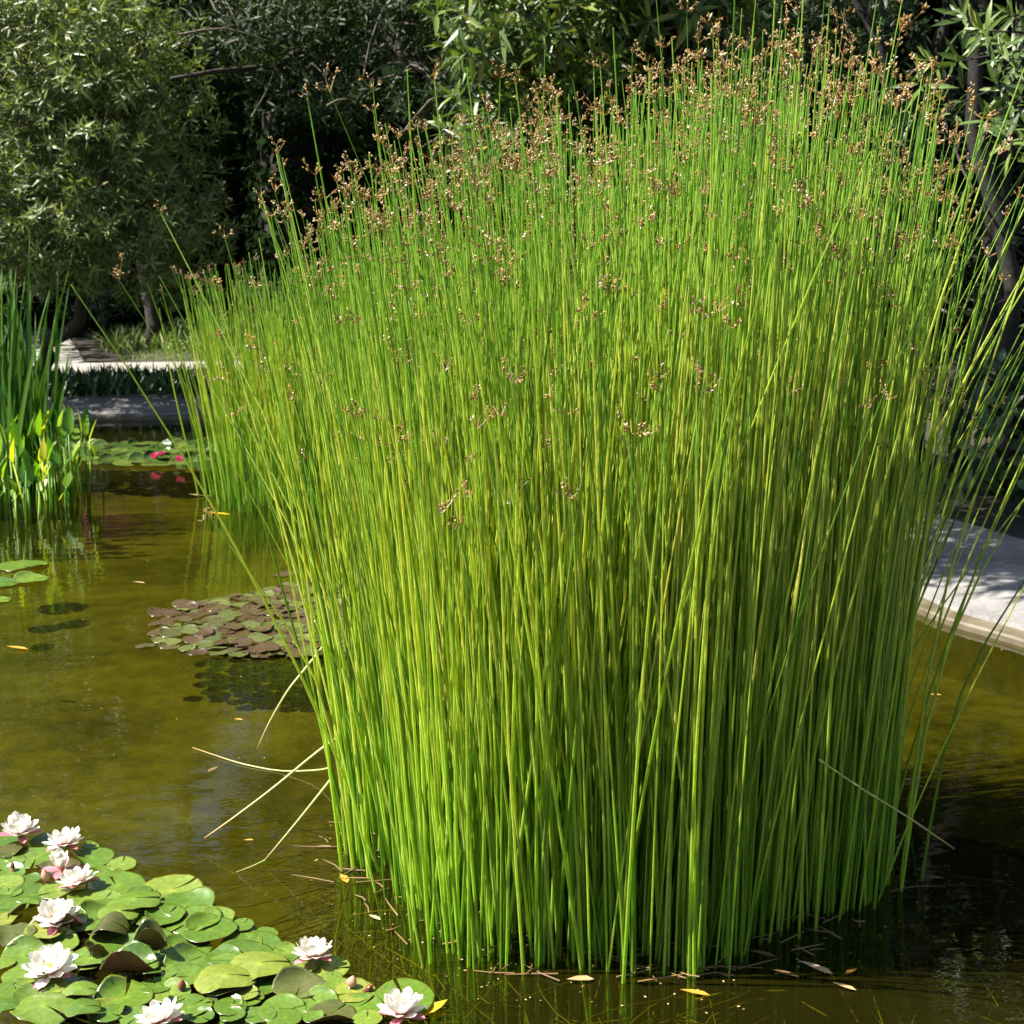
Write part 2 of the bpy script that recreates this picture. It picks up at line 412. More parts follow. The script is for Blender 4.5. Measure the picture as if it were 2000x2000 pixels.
# ------------------------------------------------------------------ leaf shapes
def leaf_tpl(w, droop=.15, fold=.12, fine=True, wide=.42):
    """a leaf along +Y, length 1, top side +Z"""
    if fine:
        ys = [0, wide * .55, wide * 1.45, 1]
        ws = [0, w * .85, w * .8, 0]
    else:
        ys = [0, wide, 1]; ws = [0, w, 0]
    V, A = [], []
    V.append((0, 0, 0)); A.append(0)
    for y, ww in list(zip(ys, ws))[1:-1]:
        z = -droop * y * y
        V += [(-ww / 2, y, z + fold * ww), (0, y, z), (ww / 2, y, z + fold * ww)]; A += [y] * 3
    V.append((0, 1 - droop * .3, -droop)); A.append(1)
    if fine:
        F = [(0, 2, 1), (0, 3, 2), (1, 2, 5), (1, 5, 4), (2, 3, 6), (2, 6, 5), (4, 5, 7), (5, 6, 7)]
    else:
        F = [(0, 2, 1), (0, 3, 2), (1, 2, 4), (2, 3, 4)]
    return np.array(V, float), np.array(F), np.array(A, float)
def frames(axis, up):
    """rotation matrices with +Y along axis and +Z towards up"""
    y = unit(axis); x = unit(np.cross(y, up)); z = np.cross(x, y)
    return np.stack([x, y, z], -1)
def rosettes(centers, dirs, per, length, spread=(25, 95), jit=.3):
    """whorls of leaves on twig tips: returns R (scaled), T"""
    k = len(centers)
    dirs = unit(dirs)
    ref = np.where(abs(dirs[:, 2:3]) < .9, np.array((0, 0, 1.))[None], np.array((1., 0, 0))[None])
    a = unit(np.cross(dirs, ref)); b = np.cross(dirs, a)
    ph = rng.uniform(0, 2 * math.pi, (k, 1)) + np.arange(per)[None] * 2.4
    el = np.radians(np.linspace(spread[0], spread[1], per)[None] + rng.normal(0, 10, (k, per)))
    rad = np.cos(ph)[..., None] * a[:, None] + np.sin(ph)[..., None] * b[:, None]
    ax = np.cos(el)[..., None] * dirs[:, None] + np.sin(el)[..., None] * rad
    ax += rng.normal(0, jit * .35, ax.shape)
    up = np.sin(el)[..., None] * dirs[:, None] - np.cos(el)[..., None] * rad + rng.normal(0, jit, ax.shape)
    L = length * rng.uniform(.7, 1.15, (k, per)) * np.linspace(.72, 1, per)[None]
    R = frames(ax.reshape(-1, 3), up.reshape(-1, 3)) * L.reshape(-1, 1, 1)
    T = (centers[:, None] + dirs[:, None] * (np.linspace(.25, -.35, per)[None, :, None] * length)).reshape(-1, 3)
    return R, T
def blob_points(blobs, n, inner=.55):
    """points on and just inside the skin of a set of ellipsoids (x,y,z,rx,ry,rz), with outward directions"""
    B = np.array(blobs, float)
    w = (B[:, 3] * B[:, 4] * B[:, 5]) ** (2 / 3); w /= w.sum()
    idx = rng.choice(len(B), n, p=w)
    d = unit(rng.normal(size=(n, 3)))
    rr = 1 - (1 - inner) * rng.random(n) ** 1.8
    wob = 1 + .12 * np.sin(d[:, 0] * 7 + idx * 2.1) * np.sin(d[:, 1] * 6 + idx) + .10 * np.sin(d[:, 2] * 9 + idx * 1.3)
    P = B[idx, :3] + d * B[idx, 3:] * (rr * wob)[:, None]
    return P, unit(d / B[idx, 3:])
def in_view(P, m=.02):
    u, v, dep = project(P)
    return (u > -m) & (u < 1 + m) & (v > -m) & (v < 1 + m)
def crown(parent, R, T, tpls, mat, n_parts, cell=90, leaf_name='leaf', mass_name='foliage', keep=None):
    """the n_parts leaves that show largest become parts of their own, the rest one part"""
    k = len(T)
    which = rng.integers(0, len(tpls), k)
    tints = rng.random(k)
    L = np.linalg.norm(R[:, :, 1], axis=1)
    mid = T + R[:, :, 1] * .5
    sel = np.zeros(k, bool)
    if n_parts:
        u, v, dep = project(mid)
        vis = np.where((u > 0) & (u < 1) & (v > 0) & (v < 1))[0]
        if keep is not None: vis = vis[keep(u[vis], v[vis])]
        cellid = (u[vis] * cell).astype(int) * 1000 + (v[vis] * cell).astype(int)
        order = np.lexsort((dep[vis], cellid))
        first = np.r_[True, cellid[order][1:] != cellid[order][:-1]]
        near = vis[order[first]]
        size = L[near] / dep[near] * (.25 + abs(unit(R[near][:, :, 2])[:, 1]))
        sel[near[np.argsort(-size)[:n_parts]]] = True
    leaf_me = [mesh(leaf_name, t[0], t[1], mat, None, t[2]) for t in tpls]
    off = np.array(parent.location)
    for i in np.where(sel)[0]:
        o = link(leaf_name, leaf_me[which[i]], parent)
        mtx = Matrix.Identity(4)
        for a in range(3):
            for b_ in range(3): mtx[a][b_] = R[i, a, b_]
            mtx[a][3] = T[i, a] - off[a]
        o.matrix_local = mtx
    mb = MB()
    for j, t in enumerate(tpls):
        s_ = (~sel) & (which == j)
        if s_.any(): scatter(mb, t, R[s_], T[s_] - off, tints[s_])
    return tag(link(mass_name, mb.mesh(mass_name, mat), parent), kind='stuff')
def limb(parent, name, pts, r0, r1, mat, n=10, sides=7, wob=.04):
    P = curve_pts(pts, n)
    P[1:-1] += rng.normal(0, wob, (n - 2, 3))
    V, F, A = tube(P - np.array(parent.location), np.linspace(r0, r1, n), sides)
    return link(name, mesh(name, V, F, mat, 0, A), parent)
def twigs(parent, starts, ends, r, mat, name='twigs'):
    mb = MB(); off = np.array(parent.location)
    for a, b_ in zip(starts, ends):
        mid = (a + b_) / 2 + rng.normal(0, .12, 3) * np.linalg.norm(b_ - a)
        V, F, A = tube(curve_pts([a, mid, b_], 5) - off, np.linspace(r, r * .35, 5), 4, False)
        mb.add(V, F, rng.random(), A)
    return tag(link(name, mb.mesh(name, mat), parent), kind='stuff')

# ------------------------------------------------------------------ trees and shrubs behind the pond
# grey-green shrub at the far left
olive = tag(empty('willow_leaved_shrub', (-4.7, 13.9, .12)), 'big rounded grey-green narrow-leaved shrub overhanging the far kerb at the left', 'shrub', 'shrubs and trees round the pond')
blobs = [(-4.7, 12.9, 2.7, 1.5, 1.3, 1.5), (-3.5, 12.6, 2.6, .95, .9, 1.1), (-3.2, 12.7, 1.75, .75, .8, .7), (-5.0, 12.4, 1.7, 1.1, .8, .75),
         (-4.0, 12.8, 3.4, 1.1, 1.1, .8), (-5.6, 13.2, 3.2, 1.3, 1.2, 1.0), (-4.0, 12.3, 1.75, .8, .7, .65), (-6.6, 13.4, 2.6, 1.0, 1.2, 1.6)]
P, D = blob_points(blobs, 5000, .5)
k = in_view(P, .06) | (rng.random(len(P)) < .45)
P, D = P[k], D[k]
D = D + np.array((-.15, -.1, .55)) + rng.normal(0, .35, D.shape)
R, T = rosettes(P, D, 11, .14)
tpl_n = [leaf_tpl(.20, .12, .2, False), leaf_tpl(.17, .3, .2, False), leaf_tpl(.22, .02, .15, False)]
crown(olive, R, T, tpl_n, M['oleander'], 300, 60)
limb(olive, 'trunk', [(-4.75, 13.9, .1), (-4.4, 13.5, .6), (-3.9, 13.1, 1.1), (-3.5, 12.9, 1.6)], .09, .035, M['bark'], 12)
limb(olive, 'trunk', [(-4.95, 13.8, .1), (-4.9, 13.5, 1.0), (-4.9, 13.1, 2.2)], .10, .05, M['bark'], 12)
limb(olive, 'trunk', [(-5.1, 13.9, .1), (-5.6, 13.6, 1.2), (-5.9, 13.3, 2.4)], .09, .05, M['bark'], 12)
idx = rng.choice(len(P), 330, replace=False)
twigs(olive, P[idx] * .6 + np.array([b[:3] for b in blobs])[rng.integers(0, 4, 330)] * .4, P[idx], .009, M['twig'])

# dark tree behind, its boughs hanging over the middle
big = tag(empty('overhanging_tree', (-2.35, 15.2, .12)), 'tall shady tree with thick dark trunk and boughs overhanging the back of the pond', 'tree', 'shrubs and trees round the pond')
limb(big, 'trunk', [(-2.35, 15.2, .0), (-2.3, 15.1, 1.5), (-2.2, 15.0, 3.2), (-1.9, 14.8, 5.5)], .42, .25, M['bark'], 14, 12)
boughs = [[(-2.1, 14.9, 4.3), (-.9, 13.9, 3.9), (.2, 12.9, 3.1), (1.2, 12.3, 2.5)],
          [(-2.2, 15, 3.6), (-1.8, 13.9, 3.5), (-1.9, 12.8, 3.1), (-2.8, 12.0, 2.9)],
          [(-2.0, 14.9, 4.8), (-1.2, 13.6, 3.5), (-.5, 12.5, 2.9), (-.2, 11.8, 2.75)],
          [(-2.1, 15, 5.0), (.3, 14.5, 4.2), (1.9, 13.2, 3.6), (2.8, 12.4, 3.1)],
          [(-2.1, 15, 5.2), (-3.0, 14.4, 5.2), (-3.6, 13.6, 4.7)]]
for b_ in boughs: limb(big, 'branch', b_, .075, .015, M['bark'], 12)
blobs = [(-.9, 12.6, 3.55, 1.1, 1.0, .50), (.2, 12.3, 3.25, 1.1, .9, .5), (-1.9, 12.5, 3.3, .8, .8, .38), (1.3, 12.4, 3.1, 1.0, .9, .6), (2.4, 12.6, 3.5, 1.0, .9, .6),
         (-.5, 11.9, 2.75, .7, .5, .28), (.6, 12.0, 2.45, .6, .5, .3), (-1.6, 12.2, 2.75, .5, .4, .2)]
P1, D1 = blob_points(blobs, 2600, .2)
hi = [(-2.2, 14.5, 6.2, 2.2, 1.8, 1.3), (.3, 13.8, 5.4, 2.0, 1.6, 1.1), (-.8, 14.5, 7.5, 2.0, 1.8, 1.2), (2.6, 13.6, 5.2, 1.6, 1.5, 1.2), (-4.0, 15.0, 6.6, 1.6, 1.5, 1.3)]
P2, D2 = blob_points(hi, 1500, .3)
R1, T1 = rosettes(P1, D1 + np.array((0, -.2, .5)) + rng.normal(0, .4, D1.shape), 9, .13)
R2, T2 = rosettes(P2, D2 + np.array((0, 0, .5)), 9, .26)
th = rng.uniform(0, 2 * math.pi, 900); zz = rng.uniform(.2, 4.4, 900)
ivy = np.column_stack([-2.33 + .1 * zz / 4 + .44 * np.cos(th), 15.15 - .1 * zz / 4 + .44 * np.sin(th), zz])
Ri, Ti = rosettes(ivy, np.column_stack([np.cos(th), np.sin(th), np.zeros(900)]), 5, .13, (40, 110))
mb = MB(); scatter(mb, leaf_tpl(.7, .1, .1, False), Ri, Ti - np.array(big.location), rng.random(len(Ti)))
tag(link('ivy', mb.mesh('ivy', M['wood_leaf']), big), kind='stuff')
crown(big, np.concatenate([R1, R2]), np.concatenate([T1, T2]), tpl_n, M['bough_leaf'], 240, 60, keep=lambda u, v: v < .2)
idx = rng.choice(len(P1), 260, replace=False)
bc = np.array([b_[2] for b_ in boughs[:4]])
twigs(big, P1[idx] + rng.normal(0, .28, (260, 3)) + np.array((0, .25, .12)), P1[idx], .010, M['twig'])

# long-leaved shrub just behind the rushes
mid = tag(empty('long_leaved_shrub', (1.1, 9.0, .12)), 'tall shrub of long pale sunlit leaves directly behind the flowering rushes', 'shrub', 'shrubs and trees round the pond')
blobs = [(.25, 8.2, 2.85, .7, .7, .55), (.85, 8.0, 2.95, .60, .7, .55), (.05, 8.4, 2.1, .5, .6, .40), (.7, 8.6, 2.2, .7, .7, .55),
         (.3, 8.6, 3.7, .95, 1.0, .65), (1.2, 8.7, 1.7, .7, .6, .5), (.5, 8.6, 1.5, .6, .5, .4)]
P, D = blob_points(blobs, 1500, .25)
Po, Do = blob_points([(-.6, 6.1, 3.75, .6, .5, .22), (-.15, 6.8, 3.75, .65, .55, .25), (.1, 6.2, 3.8, .55, .5, .25), (.35, 7.3, 3.75, .6, .5, .2), (-.3, 5.6, 3.8, .5, .4, .2)], 640, .1)  # unseen bough leaves, added above the view to dapple the right kerb
P = np.vstack([P, Po]); D = np.vstack([D, Do])
D = D + np.array((-.1, -.35, .45)) + rng.normal(0, .35, D.shape)
R, T = rosettes(P, D, 10, .20, (20, 100))
tpl_b = [leaf_tpl(.19, .12, .15), leaf_tpl(.17, .3, .15), leaf_tpl(.21, .03, .12)]
crown(mid, R, T, tpl_b, M['broad'], 300, 45)
for e in ((.1, 8.3, 2.4), (.7, 8.2, 2.9), (1.2, 8.3, 3.0), (1.0, 8.6, 3.3), (.5, 8.5, 3.7)):
    limb(mid, 'branch', [(1.1 + rng.normal(0, .12), 9.0, .1), ((e[0] + 1.2) / 2, 8.9, 1.3), e], .05, .012, M['bark'], 10)
for e in ((-.8, 6.0, 3.75), (.2, 5.9, 3.8), (-.3, 6.8, 3.75)):  # unseen branches added to carry the leaves that shade the kerb
    limb(mid, 'branch', [(1.1, 9.0, .1), (1.0, 8.7, 2.4), (.7, 7.9, 3.6), e], .05, .008, M['bark'], 12)
idx = rng.choice(1500, 160, replace=False)
twigs(mid, P[idx] + rng.normal(0, .2, (160, 3)) + np.array((.05, .2, -.15)), P[idx], .009, M['bark'])

# right: thicket with bare stems, crown high up
thick = tag(empty('bare_stemmed_tree', (3.3, 9.3, .12)), 'dark multi-stemmed tree with bare upright stems behind the right kerb', 'tree', 'shrubs and trees round the pond')
for i in range(15):
    bx, by = 2.4 + i * .17 + rng.normal(0, .08), 9.0 + rng.normal(0, .45)
    limb(thick, 'trunk', [(bx, by, .1), (bx + rng.normal(0, .1), by, 1.6), (bx + rng.normal(0, .3), by + .1, 3.2), (bx + rng.normal(0, .5), by, 4.6)], rng.uniform(.03, .075), .02, M['far_bark'], 12)
blobs = [(2.3, 8.8, 3.5, 1.0, .9, .6), (1.7, 9.3, 4.4, 1.0, 1.0, .6), (3.4, 8.7, 3.6, 1.3, 1.1, .7), (4.6, 8.8, 3.6, 1.3, 1.2, .9), (3.0, 9.0, 5.0, 1.9, 1.5, 1.0), (5.0, 9.2, 5.2, 1.8, 1.5, 1.2)]
P, D = blob_points(blobs, 1500, .2)
R, T = rosettes(P, D + np.array((0, -.2, .4)) + rng.normal(0, .4, D.shape), 9, .16)
lo = [(3.3, 9.5, 1.4, 1.6, .7, 1.3), (2.6, 9.2, 2.4, .7, .6, .6)]
P2, D2 = blob_points(lo, 300, .1)
R2, T2 = rosettes(P2, D2 + rng.normal(0, .5, D2.shape), 7, .13)
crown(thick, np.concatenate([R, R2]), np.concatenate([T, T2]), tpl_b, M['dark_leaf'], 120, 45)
idx = rng.choice(len(P2), 110, replace=False)
twigs(thick, P2[idx] + rng.normal(0, .5, (110, 3)), P2[idx], .010, M['bark'])

# right edge: sprays of long leaves reaching into the frame
spray = tag(empty('spray_shrub', (4.0, 7.6, .12)), 'shrub whose sunlit long-leaved sprays reach in at the upper right edge', 'shrub', 'shrubs and trees round the pond')
tips = np.array([on_y(u, v, y) for u, v, y in ((.925, .105, 6.6), (.955, .03, 6.5), (.985, .06, 6.3), (1.0, .10, 6.5), (.965, .115, 6.3), (.935, .06, 6.7), (.99, .015, 6.6), (1.01, .13, 6.3),
                                               (.975, .085, 6.6), (.94, .015, 6.9), (1.03, .05, 6.5), (.985, .12, 6.7), (.91, .06, 6.9), (1.02, .09, 6.2))])
more = tips[rng.integers(0, len(tips), 30)] + rng.normal(0, .16, (30, 3)) + np.array((.30, .1, .12))
blobs = [(3.1, 6.9, 3.2, .75, .7, .6), (3.8, 7.2, 2.7, .8, .8, .8), (3.8, 7.3, 4.0, 1.1, 1.0, .7)]
P, D = blob_points(blobs, 380, .2)
C = np.concatenate([tips, more, P]); D = np.concatenate([np.tile((-.8, -.5, .15), (len(tips) + 30, 1)), D]) + np.array((-.1, -.1, .3)) + rng.normal(0, .3, (len(C), 3))
R, T = rosettes(C, D, 10, .165, (25, 100))
crown(spray, R, T, tpl_b, M['broad'], 140, 45)
for e in tips[:9]:
    limb(spray, 'branch', [(4.0, 7.6, .1), (3.6, 7.3, 1.8), (3.1, 6.9, 2.5), tuple(e)], .03, .004, M['far_bark'], 10, 6, .02)

# low broad-leaved plant on the right bank
low = tag(empty('broad_leaved_bush', (2.95, 7.3, .12)), 'low dark broad-leaved bush in the shade behind the right kerb', 'bush')
P, D = blob_points([(2.75, 7.3, .62, .5, .4, .45), (3.3, 7.4, .8, .6, .5, .6)], 190, .3)
R, T = rosettes(P, D + np.array((0, -.3, .5)), 6, .13, (50, 110))
crown(low, R, T, [leaf_tpl(.62, .15, .1), leaf_tpl(.55, .25, .1)], M['cover'], 120, 45)
for i in range(6):
    limb(low, 'stem', [(2.95, 7.3, .1), (2.7 + i * .14, 7.3, .45), (2.6 + i * .18, 7.25, .8)], .012, .005, M['bark'], 6, 5, .01)

# far shrub with pink flowers and a bare trunk beside it
pk = tag(empty('pink_flowering_shrub', (-5.9, 20.5, .12)), 'pink flowering shrub glimpsed far back under the big left shrub', 'shrub')
P, D = blob_points([(-5.9, 20.5, 1.6, 1.0, .8, 1.3)], 500, .3)
R, T = rosettes(P, D + np.array((0, 0, .4)), 7, .2)
crown(pk, R, T, tpl_n, M['dark_leaf'], 0)
P, D = blob_points([(-5.75, 19.8, 2.35, .55, .3, .22)], 90, .5)
R, T = rosettes(P, D, 6, .10)
mb = MB(); scatter(mb, tpl_n[2], R, T - np.array(pk.location), rng.random(len(T)))
tag(link('blossoms', mb.mesh('blossoms', M['pink_petal']), pk), kind='stuff')
limb(pk, 'trunk', [(-5.9, 20.5, .1), (-5.9, 20.5, .8), (-5.8, 20.4, 1.6)], .06, .03, M['bark'])
st = tag(empty('slim_tree', (-5.0, 19.6, .12)), 'slim bare-trunked tree far back beside the pink shrub', 'tree', 'shrubs and trees round the pond')
limb(st, 'trunk', [(-5.0, 19.6, .1), (-5.0, 19.6, 2), (-4.9, 19.6, 4)], .12, .08, M['bark'])
P, D = blob_points([(-4.6, 19.6, 4.6, 1.6, 1.4, 1.2), (-6.4, 20, 5.2, 1.6, 1.4, 1.2)], 400, .2)
R, T = rosettes(P, D + np.array((0, 0, .4)), 7, .28)
crown(st, R, T, tpl_n, M['dark_leaf'], 0)

# the wood that closes the view: one dark mass
n = 62000
P = np.column_stack([rng.uniform(-17, 16, n), rng.uniform(16.5, 27, n), rng.uniform(.2, 11.5, n)])
open_ = (P[:, 0] < -2.4) & (P[:, 0] > -10.0) & (P[:, 1] < 21.5) & ((P[:, 2] < 2.6) | (P[:, 1] < 19))
gap = np.sin(P[:, 0] * 1.1 + 2) * np.sin(P[:, 2] * .9) + .6 * np.sin(P[:, 0] * 2.7 + P[:, 2] * 2.1)
P = P[~open_ & ~((P[:, 2] > 5) & (gap > np.where(P[:, 0] < 0, -.15, 9))) & ~((P[:, 1] < 19) & (P[:, 0] < 2.5) & (P[:, 2] < 3.0))]
P = np.vstack([P, np.column_stack([rng.uniform(-12, 11, 26000), rng.uniform(24.5, 29.5, 26000), .2 + 7 * rng.random(26000) ** 1.2])])
D = unit(rng.normal(size=P.shape)); up = rng.normal(size=P.shape) + np.array((0, 0, .8))
R = frames(D, up) * rng.uniform(.22, .50, (len(P), 1, 1))
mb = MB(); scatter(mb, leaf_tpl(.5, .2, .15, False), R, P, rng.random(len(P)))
for i in range(26):
    x, y = rng.uniform(-14, 14), rng.uniform(22, 27)
    V, F, A = tube([(x, y, 0), (x + rng.normal(0, .2), y, 4), (x + rng.normal(0, .5), y, 9)], [.22, .17, .08], 6); mb.add(V, F, 0, A, 1)
tag(link('woodland', mb.mesh('woodland', [M['wood_leaf'], M['far_bark']])), kind='stuff')

# ------------------------------------------------------------------ planting strip, verge
def blades(n, pos, hgt, wid, mat, name, lean=.5):
    tpl = leaf_tpl(wid, .35, .2)
    ax = np.column_stack([rng.normal(0, lean, n), rng.normal(0, lean, n), np.ones(n)])
    R = frames(ax, rng.normal(size=(n, 3)) + np.array((0, -1, 0))) * (hgt * rng.uniform(.6, 1.15, (n, 1, 1)))
    mb = MB(); scatter(mb, tpl, R, pos, rng.random(n))
    return tag(link(name, mb.mesh(name, mat)), kind='stuff')
back = (ring[:, 1] > 11.0) & (ring[:, 0] > -6) & (ring[:, 0] < .3)
bi = np.where(back)[0]
pick = rng.choice(bi, 7000)
off = rng.uniform(.86, 1.75, 7000)[:, None]
pos = np.column_stack([ring[pick] + nor[pick] * off + rng.normal(0, .12, (7000, 2)), np.full(7000, .11)])
blades(7000, pos, .30, .11, M['cover'], 'ground_cover', .45)
pos = np.column_stack([rng.uniform(-5.0, -1.0, 5000), rng.uniform(17.7, 22, 5000), np.full(5000, .12)])
pos = pos[(pos[:, 0] > -5.0 - .45 * (pos[:, 1] - 17.2)) & (pos[:, 1] > 17.75)]
blades(len(pos), pos, .12, .07, M['grass'], 'grass', .6)
pos = np.column_stack([rng.uniform(-5.6, -2.6, 2500), rng.uniform(19.0, 22.5, 2500), np.full(2500, .12)])
blades(2500, pos, .40, .055, M['grass'], 'tall_grass', .5)

# ------------------------------------------------------------------ rushes
def stem_lines(base, h, ldir, a, b, seg=10):
    """centre lines of upright stems: base (k,3), height, lean direction (k,2), lean a and bend b as shares of the height"""
    t = np.linspace(0, 1, seg)[None, :, None]
    out_ = ldir[:, None, :] * (a[:, None, None] * t + b[:, None, None] * t * t) * h[:, None, None]
    wav = rng.normal(0, .006, (len(base), 1, 2)) * np.sin(t * 5 + rng.uniform(0, 6, (len(base), 1, 1)))
    xy = base[:, None, :2] + out_ + wav
    z = base[:, None, 2:] + h[:, None, None] * t * (1 - .35 * (a[:, None, None] + b[:, None, None] * t) ** 2)
    return np.concatenate([xy, z], 2)
def stems_geo(lines, r0, r1, sides=5):
    k, s_ = lines.shape[:2]
    th = np.arange(sides) * 2 * math.pi / sides
    t = np.linspace(0, 1, s_)
    rad = r0[:, None] * (1 - t[None] ** 1.5) + r1[:, None] * t[None] ** 1.5
    ringv = np.stack([np.cos(th), np.sin(th), np.zeros(sides)], -1)
    V = lines[:, :, None, :] + rad[:, :, None, None] * ringv[None, None]
    F = []
    for i in range(s_ - 1):
        for j in range(sides):
            p, q = i * sides + j, i * sides + (j + 1) % sides
            F += [(p, q, q + sides), (p, q + sides, p + sides)]
    F = np.array(F)
    return V, F, np.repeat(t, sides)
def head_tpl(seed, size=.05):
    """a loose rush flower head: short stalks with clusters of pointed spikelets"""
    r_ = np.random.default_rng(seed)
    mb = MB()
    def spike(p, d, L, w, tint):
        d = unit(d); a = unit(np.cross(d, (.3, .2, 1))); b = np.cross(d, a)
        m_ = p + d * L * .45
        V = np.array([p, m_ + a * w, m_ + b * w, m_ - a * w, m_ - b * w, p + d * L])
        mb.add(V, [(0, 2, 1), (0, 3, 2), (0, 4, 3), (0, 1, 4), (1, 2, 5), (2, 3, 5), (3, 4, 5), (4, 1, 5)], tint)
    p0 = np.array((0, 0, -.004))
    for i in range(r_.integers(3, 6)):
        d = unit(np.array((r_.normal(0, .75), r_.normal(0, .75), 1.0)))
        L = size * r_.uniform(.3, 1.05)
        e = p0 + d * L
        V, F, A = tube([p0, p0 + d * L * .5 + r_.normal(0, .002, 3), e], [.0008, .0006, .0005], 3, False); mb.add(V, F, .12)
        for j in range(r_.integers(4, 8)):
            q = p0 + d * L * r_.uniform(.55, 1.05)
            spike(q, d + r_.normal(0, .75, 3), size * r_.uniform(.13, .24), size * r_.uniform(.035, .06), .2 + r_.random() ** 1.3 * .78)
    spike(p0, np.array((r_.normal(0, .25), r_.normal(0, .25), 1)), size * .6, .001, .05)
    return np.concatenate(mb.V), np.concatenate(mb.F), np.concatenate(mb.T)
HEADS = [head_tpl(i + 3, .042 + .003 * (i % 5)) for i in range(9)]
def head_scatter(mb, P, D):
    """seed heads at stem tips P with tip directions D"""
    which = rng.integers(0, len(HEADS), len(P))
    for j, (V0, F0, T0) in enumerate(HEADS):
        s_ = which == j
        if not s_.any(): continue
        k = s_.sum()
        z = unit(D[s_]); x = unit(np.cross(np.column_stack([rng.normal(size=(k, 2)), np.zeros(k)]), z)); y = np.cross(z, x)
        R = np.stack([x, y, z], -1) * rng.uniform(.6, 1.15, (k, 1, 1))
        V = np.einsum('kij,nj->kni', R, V0) + P[s_][:, None]
        F = F0[None] + (np.arange(k) * len(V0))[:, None, None]
        mb.add(V.reshape(-1, 3), F.reshape(-1, 3), np.clip(np.tile(T0, k) + np.repeat(rng.normal(0, .12, k), len(V0)), 0, .99))
def rush_clump(name, label, base, h, ldir, a, b, r0, n_single, p_head, specials=()):
    root = empty(name, (base[:, 0].mean(), base[:, 1].mean(), BED))
    tag(root, label, 'rushes', 'clumps of rushes in the pond')
    off = np.array(root.location)
    L = stem_lines(base, h, ldir, a, b)
    if len(specials): L = np.concatenate([L, specials]); r0 = np.r_[r0, np.full(len(specials), .0052)]
    k = len(L)
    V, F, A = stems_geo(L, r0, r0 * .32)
    tips = L[:, -1]; tdir = unit(L[:, -1] - L[:, -2])
    has = rng.random(k) < p_head * np.clip((tips[:, 2] - .85) / .75, .12, 1.15)
    has[len(base):] = True
    single = np.zeros(k, bool)
    single[np.argsort(base[:, 1])[:n_single - len(specials)]] = True
    single[len(base):] = True
    hm = [mesh('seed_head', t[0], t[1], M['head'], t[2], None, None, False) for t in HEADS]
    for i in np.where(single)[0]:
        o = link('stem', mesh('stem', V[i].reshape(-1, 3) - off, F, M['stem'], None, A), root)
        if has[i]:
            hd = link('seed_head', hm[rng.integers(0, len(hm))], o)
            z = Vector(tdir[i]); q = z.to_track_quat('Z', 'Y').to_matrix() @ Matrix.Rotation(rng.uniform(0, 6.28), 3, 'Z')
            hd.matrix_local = Matrix.Translation(Vector(tips[i] - off)) @ q.to_4x4() @ Matrix.Scale(rng.uniform(.6, 1.1), 4)
    s_ = ~single
    if s_.any():
        nv = V.shape[1] * V.shape[2]
        kk = s_.sum()
        FF = (F[None] + (np.arange(kk) * nv)[:, None, None]).reshape(-1, 3)
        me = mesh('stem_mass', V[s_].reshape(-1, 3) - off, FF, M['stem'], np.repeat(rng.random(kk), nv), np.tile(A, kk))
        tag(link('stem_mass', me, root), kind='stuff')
        s2 = s_ & has
        mb = MB(); head_scatter(mb, tips[s2] - off, tdir[s2])
        tag(link('seed_head_mass', mb.mesh('seed_head_mass', M['head'], False), root), kind='stuff')
    return root
def disc(n, cx, cy, rx, ry):
    r_, th = np.sqrt(rng.random(n)), rng.uniform(0, 2 * math.pi, n)
    r_ = r_ * (1 + .05 * np.sin(3 * th + 1) + .05 * np.sin(8 * th) + .03 * np.sin(17 * th)) + (r_ > .9) * rng.normal(0, .035, n)
    x, y = r_ * np.cos(th), r_ * np.sin(th)
    return x, y, np.column_stack([cx + x * rx, cy + y * ry, np.full(n, BED)])
# the main clump
n = 3400
x, y, base = disc(n, .27, 3.57, .70, .74)
rr = np.hypot(x, y)
h = (1.62 + .36 * np.clip((x + .9) / 1.3, 0, 1) - .22 * np.clip((x - .5) / .5, 0, 1) + .06 * y) * (1 - .42 * rng.random(n) ** 1.25) + .26 + rng.normal(0, .04, n) + .2 * (rng.random(n) < .05)
ld = np.column_stack([x * .6 + rng.normal(0, .45, n), y * .6 + rng.normal(0, .45, n)]); ld = unit(ld)
q_ = np.where(x < 0, .6, .3)
a = (.02 + .04 * rr) * q_ + abs(rng.normal(0, .056, n)) * np.where(x > .35, .5, 1); b = (.01 + .02 * rr) * q_ + abs(rng.normal(0, .03, n))
strong = rng.random(n) < np.where((x > .45) & (y > -.2), .11, .02)
a = a + strong * rng.uniform(.03, .17, n); b = b + strong * rng.uniform(.02, .17, n)
ld[(strong) & (x > .4)] = unit(np.array((1.0, -.15)) + rng.normal(0, .2, (int((strong & (x > .4)).sum()), 2)))
def special(tip, foot, y, sag=.25):
    e = on_y(tip[0], tip[1], y); f_ = on_z(foot[0], foot[1], 0); f_[2] = 0
    dn = unit(f_ - e); f2 = np.array((f_[0], f_[1], BED))
    mid_ = np.array((f_[0] * (1 - sag) + e[0] * sag, f_[1] * .6 + e[1] * .4, f_[2] * .45 + e[2] * .55))
    return curve_pts([f2, f2 * .3 + mid_ * .7 if False else f_, mid_, e], 10)
